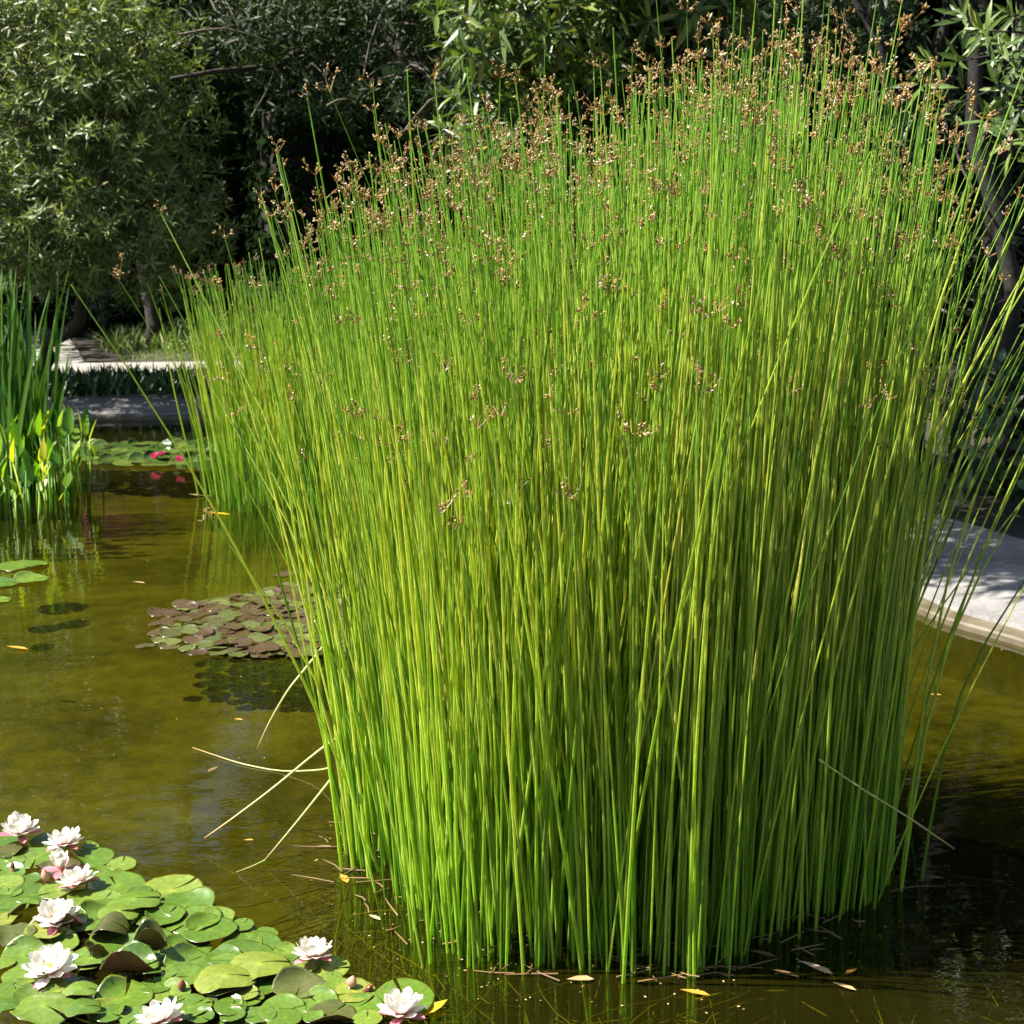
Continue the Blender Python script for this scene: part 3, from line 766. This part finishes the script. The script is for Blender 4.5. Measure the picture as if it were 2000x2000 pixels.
sp = np.array([special(*s_) for s_ in (((.157, .208), (.345, .845), 3.5), ((.205, .505), (.345, .85), 3.3), ((.215, .33), (.35, .84), 3.5), ((.22, .37), (.36, .86), 3.4),
    ((.205, .375), (.35, .83), 3.6), ((.27, .15), (.36, .83), 3.5), ((.30, .095), (.38, .83), 3.5), ((.255, .19), (.37, .83), 3.6),
    ((.975, .15), (.84, .88), 3.3), ((1.02, .14), (.86, .87), 3.3), ((1.03, .30), (.88, .86), 3.2), ((1.04, .42), (.88, .87), 3.2), ((.94, .20), (.85, .86), 3.4), ((.915, .13), (.85, .88), 3.4),
    ((1.03, .52), (.9, .86), 3.2), ((.965, .25), (.87, .85), 3.3), ((1.02, .22), (.86, .85), 3.5))])
rush_clump('rush_clump', 'huge bright green clump of flowering rushes standing in the middle of the pond', base, h, ld, a, b, rng.uniform(.0021, .0048, n), 300, .54, sp)
main_rush = bpy.data.objects['rush_clump']
# bent, dried stems of the main clump
def Z1(x, y): return (350 + x * .3106) / 2000, (1200 + y * .3106) / 2000
for pts, r in (([(965, 125, 3.5), (875, 240, 3.45), (770, 370, 3.42), (690, 470, 3.4), (610, 600, 3.4), (545, 725, 3.4), (488, 855, 3.4)], .004),
               ([(1000, 770, 3.52), (850, 880, 3.5), (580, 1100, 3.48), (340, 1280, 3.47), (160, 1408, 3.46)], .0042),
               ([(960, 962, 3.9), (860, 980, 3.95), (640, 1015, 4.0), (430, 1026, 4.05), (300, 1000, 4.1), (90, 950, 4.2)], .0032),
               ([(960, 1030, 3.42), (885, 1125, 3.4), (720, 1330, 3.38), (540, 1545, 3.36)], .0042),
               ([(545, 1545, 3.36), (470, 1580, 3.31), (360, 1622, 3.27)], .003)):
    W = [on_y(*Z1(p[0], p[1]), p[2]) for p in pts]
    for w in W: w[2] = max(w[2], .004)
    V, F, A = tube(curve_pts(W, 14) - np.array(main_rush.location), np.linspace(r, r * .5, 14), 5)
    o = link('bent_stem', mesh('bent_stem', V, F, M['dry_stem'], None, A), main_rush)
    o['label'] = 'pale dry broken rush stem drooping to the water'
W = [on_y(.80, .742, 2.92), on_y(.843, .771, 2.9), on_y(.89, .80, 2.88), on_y(.932, .829, 2.86)]
V, F, A = tube(curve_pts(W, 10) - np.array(main_rush.location), np.linspace(.0028, .0018, 10), 5)
link('bent_stem', mesh('bent_stem', V, F, M['dry_stem'], None, A), main_rush)['label'] = 'thin pale broken stem crossing the right side'
# the second clump, further back at the left
n = 900
x, y, base = disc(n, -1.12, 8.9, .82, .75)
rr = np.hypot(x, y)
h = (1.52 + .16 * x) * (1 - .42 * rng.random(n) ** 1.1) + .25
ld = unit(np.column_stack([x + rng.normal(0, .5, n), y + rng.normal(0, .5, n)]))
a = .02 + .06 * rr + abs(rng.normal(0, .04, n)); b = .02 + abs(rng.normal(0, .04, n))
rush_clump('rush_clump', 'smaller soft clump of green rushes behind the left side of the big clump', base, h, ld, a, b, rng.uniform(.004, .0065, n), 160, .6)

# ------------------------------------------------------------------ water lilies
def pad_mesh(seed, mats, cup=.0, saddle=0.0, wave=.02, notch=.16, curl=None, segs=22):
    """round floating leaf, radius 1, thin: top and reddish underside; curl = list of (angle, strength, width) of edges turned up"""
    r_ = np.random.default_rng(seed)
    rings = (.4, .75, .93, 1.0)
    th = np.linspace(notch / 2, 2 * math.pi - notch / 2, segs)
    ph = r_.uniform(0, 6, 3)
    edge = 1 + .03 * np.sin(th * 3 + ph[0]) + .02 * np.sin(th * 7 + ph[1])
    edge[0] *= .96; edge[-1] *= .96
    V = [(0, 0, 0)]
    def z_of(rad, t):
        z = cup * rad ** 2 + wave * rad ** 2 * (np.sin(t * 2 + ph[2]) + .6 * np.sin(t * 5 + ph[1])) + .010 * rad * np.sin(t * 11 + ph[0])
        for (ca, cs, cw) in curl or ():
            dlt = (t - ca + math.pi) % (2 * math.pi) - math.pi
            z = z + cs * np.clip(rad * np.cos(dlt) - (1 - cw), 0, 1) ** 1.25 / max(cw, .1)
        return z
    for rad in rings:
        for t, e in zip(th, edge):
            rr_ = rad * e
            x_, y_ = rr_ * math.cos(t), rr_ * math.sin(t)
            z = z_of(rad, t)
            pull = 1 - .25 * min(max(z, 0), .9)
            z -= saddle * x_ * x_
            V.append((x_ * pull, y_ * pull, z))
    V = np.array(V); nt_ = len(V)
    F = []
    for j in range(segs - 1): F.append((0, 1 + j, 2 + j))
    for k_ in range(len(rings) - 1):
        for j in range(segs - 1):
            p = 1 + k_ * segs + j
            F += [(p, p + segs, p + segs + 1), (p, p + segs + 1, p + 1)]
    F = np.array(F)
    Vb = V.copy(); Vb[:, 2] -= .012
    Fb = F[:, ::-1] + nt_
    lastr = 1 + (len(rings) - 1) * segs
    Fe = []
    for j in range(segs - 1):
        p = lastr + j; Fe += [(p, p + nt_, p + 1 + nt_), (p, p + 1 + nt_, p + 1)]
    A = np.r_[0, np.repeat(rings, segs)]
    return mesh('lily_pad', np.vstack([V, Vb]), np.vstack([F, Fb, Fe]), mats, None, np.r_[A, A], np.r_[np.zeros(len(F)), np.ones(len(Fb) + len(Fe))])
FLAT = [pad_mesh(i, [M['pad'], M['pad_under']], cup=.03 * (i % 3), wave=.010 + .008 * (i % 4), curl=[(1.1 * i, .14 + .10 * (i % 3), .45)]) for i in range(7)]
WAVY = [pad_mesh(20 + i, [M['pad'], M['pad_under']], cup=.03, wave=.03 + .01 * i, curl=[(i * 1.7 + .8, .6, .5)]) for i in range(4)]
CURL = [pad_mesh(30 + i, [M['pad'], M['pad_under']], cup=.1, wave=.05, curl=[(4.4 + .5 * i, 1.1, .8), (1.2, .6, .5)]) for i in range(3)]
DARK = [pad_mesh(40 + i, [M['pad_dark'], M['pad_under']], cup=.03, wave=.04, curl=[(2.0 + 2 * i, .5, .5)]) for i in range(2)]
ROLL = [pad_mesh(50 + i, [M['pad_dark'], M['pad_under']], cup=.25, wave=.05, curl=[(4.6, 1.5, 1.0), (1.5 + i, 1.2, .9)]) for i in range(2)]
ARCH = [pad_mesh(60 + i, [M['pad'], M['pad_under']], cup=-.16, wave=.03, curl=[(4.7, .3, .4)]) for i in range(2)] + [pad_mesh(62, [M['pad_dark'], M['pad_under']], saddle=.65, wave=.02)]
PADKIND = {'f': FLAT, 'w': WAVY, 'c': CURL, 'd': DARK, 'r': ROLL, 'a': ARCH[:2], 'A': ARCH[2:]}
def place_pad(parent, me, p, r, z, rot, tilt=(0, 0)):
    o = link('lily_pad', me, parent)
    m_ = Matrix.Translation(Vector((p[0], p[1], z)) - parent.location) @ Matrix.Rotation(tilt[0], 4, 'X') @ Matrix.Rotation(tilt[1], 4, 'Y') @ Matrix.Rotation(rot, 4, 'Z') @ Matrix.Scale(r, 4)
    o.matrix_local = m_
    return o
near = tag(empty('water_lily', (-.75, 2.95, 0)), 'large near raft of green lily pads with white blooms at the lower left', 'water lily', 'water lily plants on the pond')
def A1(x, y): return x * .0001294, (1550 + y * .2588) / 2000
def A2(x, y): return (400 + x * .2588) / 2000, (1650 + y * .2588) / 2000
# (zoom x, y, width in the zoom, kind)
L1 = [(40, 330, 240, 'f'), (330, 350, 200, 'f'), (90, 430, 230, 'd'), (270, 480, 330, 'f'), (690, 480, 330, 'w'), (680, 400, 130, 'f'), (920, 530, 210, 'f'), (790, 590, 230, 'f'),
      (20, 545, 130, 'f'), (60, 610, 260, 'f'), (40, 685, 260, 'f'), (230, 645, 150, 'f'), (440, 570, 330, 'd'), (880, 700, 430, 'f'), (1290, 735, 460, 'f'), (240, 770, 300, 'f'), (450, 740, 300, 'f'), (60, 760, 200, 'f'),
      (40, 840, 220, 'f'), (140, 870, 300, 'w'), (640, 800, 260, 'f'), (780, 820, 280, 'f'), (1060, 790, 260, 'f'), (1410, 860, 420, 'f'), (1010, 870, 390, 'a'), (760, 900, 340, 'f'),
      (60, 980, 240, 'w'), (720, 970, 360, 'w'), (900, 960, 300, 'a'), (1140, 960, 260, 'f'), (1250, 950, 300, 'f'), (1460, 980, 400, 'f'), (1640, 960, 260, 'f'), (1580, 1060, 400, 'f'), (1830, 1020, 170, 'f'),
      (100, 1090, 320, 'd'), (350, 1060, 300, 'w'), (540, 1010, 240, 'c'), (830, 1075, 280, 'A'), (1190, 1090, 310, 'f'), (420, 1130, 340, 'f'), (180, 1210, 330, 'w'), (680, 1240, 330, 'f'), (960, 1190, 420, 'f'), (1400, 1180, 380, 'f'),
      (1830, 1130, 300, 'f'), (1130, 1230, 290, 'r'), (740, 1290, 190, 'r'), (980, 1370, 430, 'c'), (190, 1370, 330, 'f'), (1420, 1300, 380, 'w'), (1690, 1250, 280, 'f'), (1700, 1290, 260, 'f'), (1380, 1390, 320, 'f'), (1650, 1360, 320, 'f'),
      (20, 1290, 180, 'f'), (120, 1500, 300, 'f'), (290, 1560, 370, 'f'), (380, 1480, 260, 'w'), (610, 1550, 260, 'a'), (940, 1560, 420, 'w'), (1290, 1530, 300, 'f'), (1180, 1470, 240, 'f'), (1700, 1460, 440, 'a'), (1860, 1400, 260, 'f'),
      (50, 1680, 220, 'a'), (340, 1690, 460, 'a'), (630, 1700, 260, 'a'), (830, 1690, 260, 'w'), (1430, 1640, 340, 'w'), (1740, 1640, 240, 'f'), (1850, 1540, 200, 'f'), (1520, 1720, 200, 'f'), (1040, 1720, 260, 'f'), (1880, 1690, 240, 'f'), (1760, 1730, 220, 'f')]
L2 = [(300, 635, 180, 'f'), (460, 660, 180, 'f'), (140, 570, 200, 'f'), (20, 480, 130, 'f'), (370, 755, 400, 'f'), (290, 845, 440, 'f'), (620, 810, 200, 'f'), (640, 890, 210, 'f'), (150, 905, 230, 'f'), (410, 960, 460, 'a'), (160, 1080, 400, 'a'),
      (930, 940, 320, 'f'), (770, 930, 170, 'f'), (660, 1010, 130, 'f'), (970, 1010, 140, 'f'), (720, 1080, 390, 'd'), (400, 1085, 280, 'f'), (300, 1170, 290, 'f'), (1010, 1080, 210, 'f'), (1130, 1130, 310, 'f'), (850, 1210, 320, 'f'), (1150, 1250, 380, 'f'),
      (1510, 1170, 440, 'f'), (590, 1270, 350, 'f'), (190, 1230, 200, 'f'), (420, 1310, 230, 'f'), (210, 1310, 190, 'f'), (950, 1310, 370, 'd'), (600, 1335, 260, 'f'), (1230, 1340, 220, 'f'), (40, 1210, 110, 'd'), (820, 1335, 160, 'f')]
allp = [(A1(x, y), w, k_) for x, y, w, k_ in L1] + [(A2(x, y), w, k_) for x, y, w, k_ in L2]
for i, ((u, v), w, k_) in enumerate(allp):
    p = on_z(u, v, .008)
    _, _, dep = project(p)
    r = w * .2588 / 2000 * 2 * TF * dep / 2 * 1.06
    lst = PADKIND[k_]
    zz = .005 + .0004 * (i % 37) + (.012 if k_ in 'cr' else 0) + (.02 * (k_ == 'a')) + (.04 * (k_ == 'A'))
    ci = {'f': 1.1 * (i % 7), 'w': 1.7 * (i % 4) + .8}.get(k_)
    rot_ = rng.uniform(0, 6.28) if ci is None or rng.random() < .3 else 1.75 - ci + rng.normal(0, .5)
    place_pad(near, lst[i % len(lst)], p, r, zz, rot_ if k_ in 'fdw' else rng.normal(0, .4), (rng.normal(.015, .03), rng.normal(0, .03)))
# a few more hidden at the frame's lower left edge so that the raft goes on
for i in range(46):
    p = np.array((rng.uniform(-1.75, -.25), rng.uniform(2.0, 2.75), 0))
    if p[0] > -.45 and p[1] > 2.4: continue
    place_pad(near, FLAT[i % 7], p, rng.uniform(.055, .075), .003 + .0016 * (i % 5), rng.uniform(0, 6.28))
for i in range(12):
    u, v = A1(rng.uniform(-250, 1500), rng.uniform(500, 1700))
    if v < .80 + .62 * max(u - .02, 0): continue
    place_pad(near, FLAT[i % 7], on_z(u, v, 0), rng.uniform(.05, .065), .0025 + .0003 * i, rng.uniform(0, 6.28))

mid_lily = tag(empty('water_lily', (-.85, 5.6, 0)), 'dense mat of small bronze and green lily pads left of the big rushes', 'water lily', 'water lily plants on the pond')
RED = [pad_mesh(70 + i, [M['pad_red'], M['pad_under']], cup=.02 * (i % 3), wave=.02 + .015 * (i % 3), curl=[(1.3 * i, .25, .4)], segs=16) for i in range(6)]
UP = [pad_mesh(80 + i, [M['pad_red'], M['pad_under']], cup=.2, wave=.05, curl=[(1.57, 1.6, 1.1)], segs=16) for i in range(2)]
pts = []
tries = 0
while len(pts) < 205 and tries < 6000:
    tries += 1
    u, v = rng.uniform(.155, .36), rng.uniform(.572, .642)
    left = .155 + .13 * max(0, (.602 - v) / .03) ** 1.1 + .05 * max(0, (v - .628) / .014)
    if u < left + rng.normal(0, .006): continue
    p = on_z(u, v)
    if all(np.hypot(*(p[:2] - q[:2])) > .051 for q in pts): pts.append(p)
for i, p in enumerate(pts):
    up = rng.random() < .0
    place_pad(mid_lily, UP[i % 2] if up else RED[i % 6], p, rng.uniform(.036, .056), .006 + .0022 * (i % 5), rng.uniform(0, 6.28), (rng.normal(.02, .05), rng.normal(0, .05)))
for u, v in ((.142, .632), (.165, .60), (.275, .562), (.288, .56)):
    place_pad(mid_lily, RED[rng.integers(0, 6)], on_z(u, v), .04, .005, rng.uniform(0, 6))

lone = tag(empty('water_lily', (-2.5, 6.7, 0)), 'four separate pale lily pads floating at the left edge of the open water', 'water lily', 'water lily plants on the pond')
for i, (u, v, w) in enumerate(((.022, .553, .05), (.002, .571, .034), (.03, .567, .036), (-.002, .587, .026))):
    p = on_z(u, v); place_pad(lone, FLAT[i], p, w * 2 * TF * p[1] / 2, .006, rng.uniform(0, 6), (0, 0))

far = tag(empty('water_lily', (-3.3, 10.4, 0)), 'distant band of lily pads with pink blooms below the far kerb', 'water lily', 'water lily plants on the pond')
FARP = [pad_mesh(90 + i, [M['pad_far'], M['pad_under']], cup=.04 * (i % 3), wave=.03, curl=[(1.57 + .4 * i, .7 * (i == 1), .6)], segs=14) for i in range(5)]
pts = []
tries = 0
while len(pts) < 120 and tries < 5000:
    tries += 1
    u, v = rng.uniform(.055, .235), rng.uniform(.434, .461)
    if v > .452 + .05 * (u - .07): continue
    p = on_z(u, v)
    if all(np.hypot(*(p[:2] - q[:2])) > .10 for q in pts): pts.append(p)
for i, p in enumerate(pts):
    k_ = i % 5
    place_pad(far, FARP[k_], p, rng.uniform(.07, .10), .008 + .004 * (i % 4), rng.normal(0, .5) + (0 if k_ % 2 else rng.uniform(0, 6)), (rng.normal(.03, .06), rng.normal(0, .05)))

# blooms
def petal_mesh(L, w, rise, mat, name='petal'):
    """boat-shaped petal starting at the origin, pointing +Y and curving up"""
    V, A = [], []
    for t, ww in ((0, .25), (.3, .8), (.6, 1.0), (.85, .70), (1, .07)):
        ang = rise * (.35 + .65 * t)
        y_, z_ = L * t * math.cos(ang * .75), L * t * math.sin(ang * .75)
        for s_ in (-1, 0, 1):
            V.append((s_ * w * ww / 2, y_ + abs(s_) * .0, z_ + abs(s_) * w * ww * .22)); A.append(t)
    F = []
    for k_ in range(4):
        for j in range(2):
            p = k_ * 3 + j; F += [(p, p + 1, p + 4), (p, p + 4, p + 3)]
    return mesh(name, V, F, mat, None, A)
PET = [petal_mesh(.050, .023, math.radians(6), M['sepal'], 'sepal'), petal_mesh(.052, .024, math.radians(32), M['petal']), petal_mesh(.050, .024, math.radians(66), M['petal']), petal_mesh(.043, .019, math.radians(84), M['petal']),
       petal_mesh(.027, .010, math.radians(96), M['petal'])]
PPET = [petal_mesh(.060, .024, math.radians(25), M['pink_petal']), petal_mesh(.056, .022, math.radians(60), M['pink_petal']), petal_mesh(.045, .018, math.radians(92), M['pink_petal'])]
mb = MB()
for i in range(26):
    a_ = i * 2.4; r_ = .002 + .009 * (i / 26) ** .5; h_ = .017 - .25 * r_
    V, F, A = tube([(r_ * .5 * math.cos(a_), r_ * .5 * math.sin(a_), .004), (r_ * math.cos(a_), r_ * math.sin(a_), h_ + .004)], [.0013, .0009], 4); mb.add(V, F, rng.random() * .99, A)
STAMEN = mb.mesh('stamens', M['stamen'])
def bloom(label, p, size=1.0, tilt=(0, 0), pink=False, closed=0.0, group='white water lily blooms'):
    root = tag(empty('water_lily_flower', p), label, 'flower', group)
    root.rotation_euler = (tilt[0], tilt[1], rng.uniform(0, 6))
    root.scale = (size,) * 3
    layers = ((PPET[0], 8, 0, 0), (PPET[1], 8, .004, .4), (PPET[2], 6, .007, .1)) if pink else \
             ((PET[0], 4, .0, .0), (PET[1], 8, .003, .3), (PET[2], 8, .006, .1), (PET[3], 6, .008, .5), (PET[4], 4, .009, .2))
    for me, k_, z, ph in layers:
        for i in range(k_):
            o = link('sepal' if me is PET[0] else 'petal', me, root)
            rx = rng.normal(0, .07) + closed * (0 if me is PET[0] else 1.6)
            o.matrix_local = Matrix.Rotation(ph + i * 2 * math.pi / k_ + rng.normal(0, .06), 4, 'Z') @ Matrix.Translation((0, .003, z)) @ Matrix.Rotation(rx, 4, 'X') @ Matrix.Scale(rng.uniform(.92, 1.07), 4)
    link('stamens', STAMEN, root)
    return root
WF = [(A1(150, 318), 1.0, 'white bloom at the back left corner of the near pads, topmost in the photo', 0),
      (A1(490, 402), 1.0, 'white bloom on the water edge, second from the left of the back pair', 0),
      (A1(468, 580), .92, 'half-closed white bloom with pink outside tucked behind another flower', .45),
      (A1(590, 700), 1.0, 'white bloom resting in front of the half-closed flower, beside a pink-brown bud', 0),
      (A1(425, 985), 1.0, 'white bloom with a brown curled pad standing in front of its right side', 0),
      (A1(375, 1365), 1.08, 'white bloom with dark pink lower petals near the left photo edge', 0),
      (A1(1215, 1740), 1.0, 'white bloom cut by the bottom photo edge among the green pads', 0),
      (A2(815, 865), 1.0, 'white bloom standing alone at the outer tip of the raft, nearest the broken stems', 0),
      (A2(1490, 1300), 1.08, 'white bloom on the rightmost pad next to the yellow leaf', 0)]
for (u, v), sz, lab, cl in WF:
    p = on_z(u, v, .02); p[2] = .022
    bloom(lab, p, sz * rng.uniform(.92, 1.10), (rng.normal(.16, .08), rng.normal(0, .10)), False, cl + rng.uniform(-.10, .08))
for u, v, sz, lab in ((.1515, .4465, 1.15, 'pink bloom among the distant pads, the larger left one'), (.1575, .4435, .8, 'small pink bud-like bloom just behind the larger pink one'), (.175, .4495, 1.1, 'pink bloom among the distant pads, the right one by the rushes')):
    p = on_z(u, v, .06); p[2] = .05
    bloom(lab, p, sz * .72, (.2, 0), True, .2, 'pink water lily blooms')
# buds
def bud(label, p, L, w, mat, tilt):
    root = tag(empty('water_lily_bud', p), label, 'flower bud', 'water lily buds')
    root.rotation_euler = tilt
    prof = ((0, .35), (.2, .85), (.45, 1), (.7, .75), (.9, .32), (1, .03))
    for i in range(4):
        V, A = [], []
        for t, ww in prof:
            for s_ in (-1, 0, 1):
                a_ = i * math.pi / 2 + s_ * .86
                r_ = w / 2 * ww * (1.06 if s_ == 0 else .97)
                V.append((r_ * math.cos(a_), r_ * math.sin(a_), L * t)); A.append(t)
        F = []
        for k_ in range(5):
            for j in range(2):
                q = k_ * 3 + j; F += [(q, q + 1, q + 4), (q, q + 4, q + 3)]
        link('sepal', mesh('sepal', V, F, mat, None, A), root)
    V, F, A = tube([(0, 0, -.06), (0, 0, .004)], [.004, .005], 6); link('stalk', mesh('stalk', V, F, M['bud'], None, A), root)
for (u, v), L, w, mt, lab, tl in ((A1(350, 655), .036, .022, 'pale_bud', 'pink-brown pointed bud left of the two overlapping white blooms', (.1, -.1, 0)),
                                  (A1(1110, 1200), .024, .020, 'bud', 'dark red bud standing on a pad inside the rolled bronze leaf', (0, .1, 1)),
                                  (A1(1370, 1475), .026, .018, 'bud', 'dark red bud poking from the dark gap between near pads', (.1, 0, 2)),
                                  (A2(1100, 1060), .026, .021, 'pale_bud', 'pale pink-brown bud at the outer edge of the raft by the dark water', (-.1, .25, 0)),
                                  (A2(1220, 1085), .018, .016, 'bud', 'small reddish bud beside the pale bud at the raft edge', (.1, .9, .3)),
                                  (A1(95, 555), .018, .012, 'bud', 'tiny dark bud at the left photo edge of the raft', (0, 0, 0))):
    p = on_z(u, v, .02); p[2] = .016
    bud(lab, p, L, w, M[mt], tl)

# ------------------------------------------------------------------ plants in the water at the left
iris = tag(empty('iris_clump', (-2.95, 8.7, BED)), 'tall clump of sword-shaped iris leaves standing at the left photo edge', 'iris')
def blade_mesh(L, w, bx, by, name, mat):
    V, A = [], []
    for t in np.linspace(0, 1, 9):
        ww = w * (1 - t ** 3) * (.75 + .25 * min(1, t * 4)); x_, y_, z_ = bx * t ** 2 * L, by * t ** 2 * L, L * t * (1 - .15 * (bx * bx + by * by) * t)
        for s_ in (-1, 0, 1): V.append((x_ + s_ * ww / 2, y_ + (.12 * ww if s_ == 0 else 0), z_)); A.append(t)
    F = []
    for k_ in range(8):
        for j in range(2):
            p = k_ * 3 + j; F += [(p, p + 1, p + 4), (p, p + 4, p + 3)]
    return mesh(name, V, F, mat, None, A)
BL = [blade_mesh(1.0, .026 + .004 * (i % 3), bx, .05 * (i % 2), 'leaf', M['iris']) for i, bx in enumerate((-.3, -.12, 0, .08, .12, .18, .05, -.05))]
for i in range(115):
    o = link('leaf', BL[i % 8], iris)
    x_ = rng.uniform(-.6, -.02)
    hgt = rng.uniform(1.15, 1.75) * (1 - .25 * abs(x_ + .1))
    o.matrix_local = Matrix.Translation((x_, rng.uniform(-.25, .45), 0)) @ Matrix.Rotation(rng.uniform(-.6, .6), 4, 'Z') @ Matrix.Rotation(rng.normal(.0, .06), 4, 'Y') @ Matrix.Diagonal((1.15, 1, hgt, 1))
o = link('leaf', BL[3], iris); o.matrix_local = Matrix.Translation((-.02, -.1, 0)) @ Matrix.Rotation(-.02, 4, 'Y') @ Matrix.Diagonal((1.3, 1, 1.9, 1))
pick_ = tag(empty('pickerelweed', (-3.02, 8.2, BED)), 'bright yellow-green leafy water plants in front of the iris leaves', 'water plant')
LT = [leaf_tpl(.22, .06, .15), leaf_tpl(.17, .15, .12), leaf_tpl(.27, .04, .1)]
PL = []
for j, t in enumerate(LT):
    mb = MB()
    V, F, A = tube([(0, 0, 0), (0, .015, .6), (0, .0, 1.0)], [.006, .005, .004], 5); mb.add(V, F, 0, A)
    ax = np.array([(.08, .12, 1.0)]); R = frames(ax, np.array([(0, -1., .35)])) * .27
    scatter(mb, t, R, np.array([(0, 0, .98)]), np.zeros(1)); PL.append(mb.mesh('leaf', M['pickerel']))
for i in range(230):
    o = link('leaf', PL[i % 3], pick_)
    x_, y_ = rng.uniform(-.45, .38), rng.uniform(-.38, .75)
    hh = rng.uniform(.42, .68) if rng.random() < .55 else rng.uniform(.3, .45)
    o.matrix_local = Matrix.Translation((x_, y_, 0)) @ Matrix.Rotation(rng.uniform(-2.2, 2.2), 4, 'Z') @ Matrix.Rotation(rng.normal(0, .09), 4, 'X') @ Matrix.Diagonal((1, 1, hh, 1)) @ Matrix.Scale(1.0, 4)

# ------------------------------------------------------------------ fallen leaves on the water
def fallen(label, u, v, L, w, mat, rot, z=.004, curl=.2):
    t = leaf_tpl(w, -curl * .5, curl)
    p = on_z(u, v)
    o = link('fallen_leaf', mesh('fallen_leaf', t[0] - np.array((0, .5, 0)), t[1], M[mat], None, t[2]))
    o.location = (p[0], p[1], z); o.rotation_euler = (0, 0, rot); o.scale = (L,) * 3
    return tag(o, label, 'leaf', 'fallen leaves on the water')
FL = [('orange-yellow dead leaf at the left foot of the big rushes', .336, .860, .045, .5, 'orange_leaf', .5), ('bright yellow leaf beside the rightmost white bloom', .4245, .9875, .07, .42, 'yellow_leaf', -.75),
      ('orange dead leaf floating alone in the dark water in front', .679, .972, .062, .30, 'orange_leaf', 1.35), ('striped tan dead leaf at the front foot of the rushes', .567, .959, .06, .4, 'tan_leaf', 1.75),
      ('long tan dead leaf in the drift at the right front foot', .797, .948, .08, .28, 'tan_leaf', .95), ('brown dead leaf left of the drift at the right front foot', .767, .953, .06, .25, 'brown_leaf', 1.2),
      ('small golden leaf on the right end of the drift', .831, .951, .035, .4, 'orange_leaf', -1.0), ('pale brown leaf at the lower end of the drift', .825, .966, .05, .3, 'tan_leaf', 1.1),
      ('tan dead leaf at the left front foot near small stems', .366, .898, .035, .4, 'tan_leaf', 1.0), ('tiny orange leaf on the open water below the bronze pads', .233, .704, .03, .4, 'orange_leaf', 1.5),
      ('brown curled leaf on the drooping stem left of the rushes', .208, .753, .04, .45, 'brown_leaf', -.6), ('tan leaf floating on the open water at the far left', .017, .6345, .09, .3, 'orange_leaf', 1.4),
      ('yellow dead leaf at the foot of the smaller rush clump', .213, .503, .15, .2, 'yellow_leaf', 1.5), ('pale leaf floating left of the smaller rush clump', .195, .485, .13, .2, 'tan_leaf', 1.6),
      ('pale pink-tan leaf tucked against an outer pad', .199, .874, .035, .6, 'tan_leaf', .0), ('tan leaf by the dark right flank of the rushes', .912, .859, .05, .3, 'brown_leaf', 1.4),
      ('grey-brown leaf half hidden between stems at the right', .745, .934, .06, .3, 'brown_leaf', 1.2), ('small tan leaf on the water right of the rushes', .913, .680, .05, .3, 'orange_leaf', 1.7),
      ('small pale leaf floating mid-water left of the bronze pads', .136, .570, .06, .25, 'tan_leaf', 1.5), ('golden leaf adrift on the open water between the near raft and the drooping stems', .243, .822, .025, .4, 'orange_leaf', 1.8)]
for a_ in FL: fallen(*a_)
# weeds under water and fine scum on it
mb = MB()
for i in range(420):
    th = rng.uniform(math.pi * .75, math.pi * 2.1); r_ = rng.uniform(.65, 1.0)
    p = np.array((.28 + .78 * r_ * math.cos(th), 3.52 + .80 * r_ * math.sin(th), rng.uniform(BED + .02, -.04)))
    d = np.array((rng.normal(-.2, .6), rng.normal(-.4, .5), rng.normal(0, .1))) * .25
    q = p + d + rng.normal(0, .05, 3); e = q + d * .6 + rng.normal(0, .06, 3)
    for w in (q, e): w[2] = min(max(w[2], BED + .01), -.02)
    V, F, A = tube(curve_pts([p, q, e], 6), .0016, 3, False); mb.add(V, F, rng.random(), A)
tag(link('water_weed', mb.mesh('water_weed', M['weed'])), kind='stuff')
mb = MB(); t = leaf_tpl(.6, 0, .05, False)
k = 150
P = np.column_stack([rng.uniform(-2.6, 2.4, k), rng.uniform(2.6, 8.5, k), np.full(k, .003)])
th = rng.uniform(0, 2 * math.pi, k); r_ = rng.normal(.78, .06, 110)
th2 = rng.uniform(math.pi, 2 * math.pi, 110)
P = np.vstack([P, np.column_stack([.28 + r_ * .96 * np.cos(th2), 3.52 + r_ * np.sin(th2), np.full(110, .003)])])
k = len(P); th = rng.uniform(0, 2 * math.pi, k)
R = frames(np.column_stack([np.cos(th), np.sin(th), np.zeros(k)]), np.tile((0, 0, 1.), (k, 1))) * rng.uniform(.003, .009, (k, 1, 1))
scatter(mb, t, R, P, rng.random(k))
for i in range(190):
    th = rng.uniform(math.pi * .95, math.pi * 2.1); r_ = rng.uniform(.72, 1.03)
    p = np.array((.26 + .73 * r_ * math.cos(th), 3.52 + .76 * r_ * math.sin(th), rng.uniform(.003, .012)))
    an = rng.uniform(0, math.pi); L_ = rng.uniform(.03, .13); d = np.array((math.cos(an), math.sin(an) * .6, rng.normal(.03, .08)))
    e = p + d * L_; e[2] = max(e[2], .003)
    V, F, A = tube([p, (p + e) / 2 + rng.normal(0, .004, 3) * (1, 1, 0), e], [.0022, .0022, .001], 4, False); mb.add(V, F, rng.random(), A, 1)
tag(link('floating_debris', mb.mesh('floating_debris', [M['tan_leaf'], M['brown_leaf']])), kind='stuff')
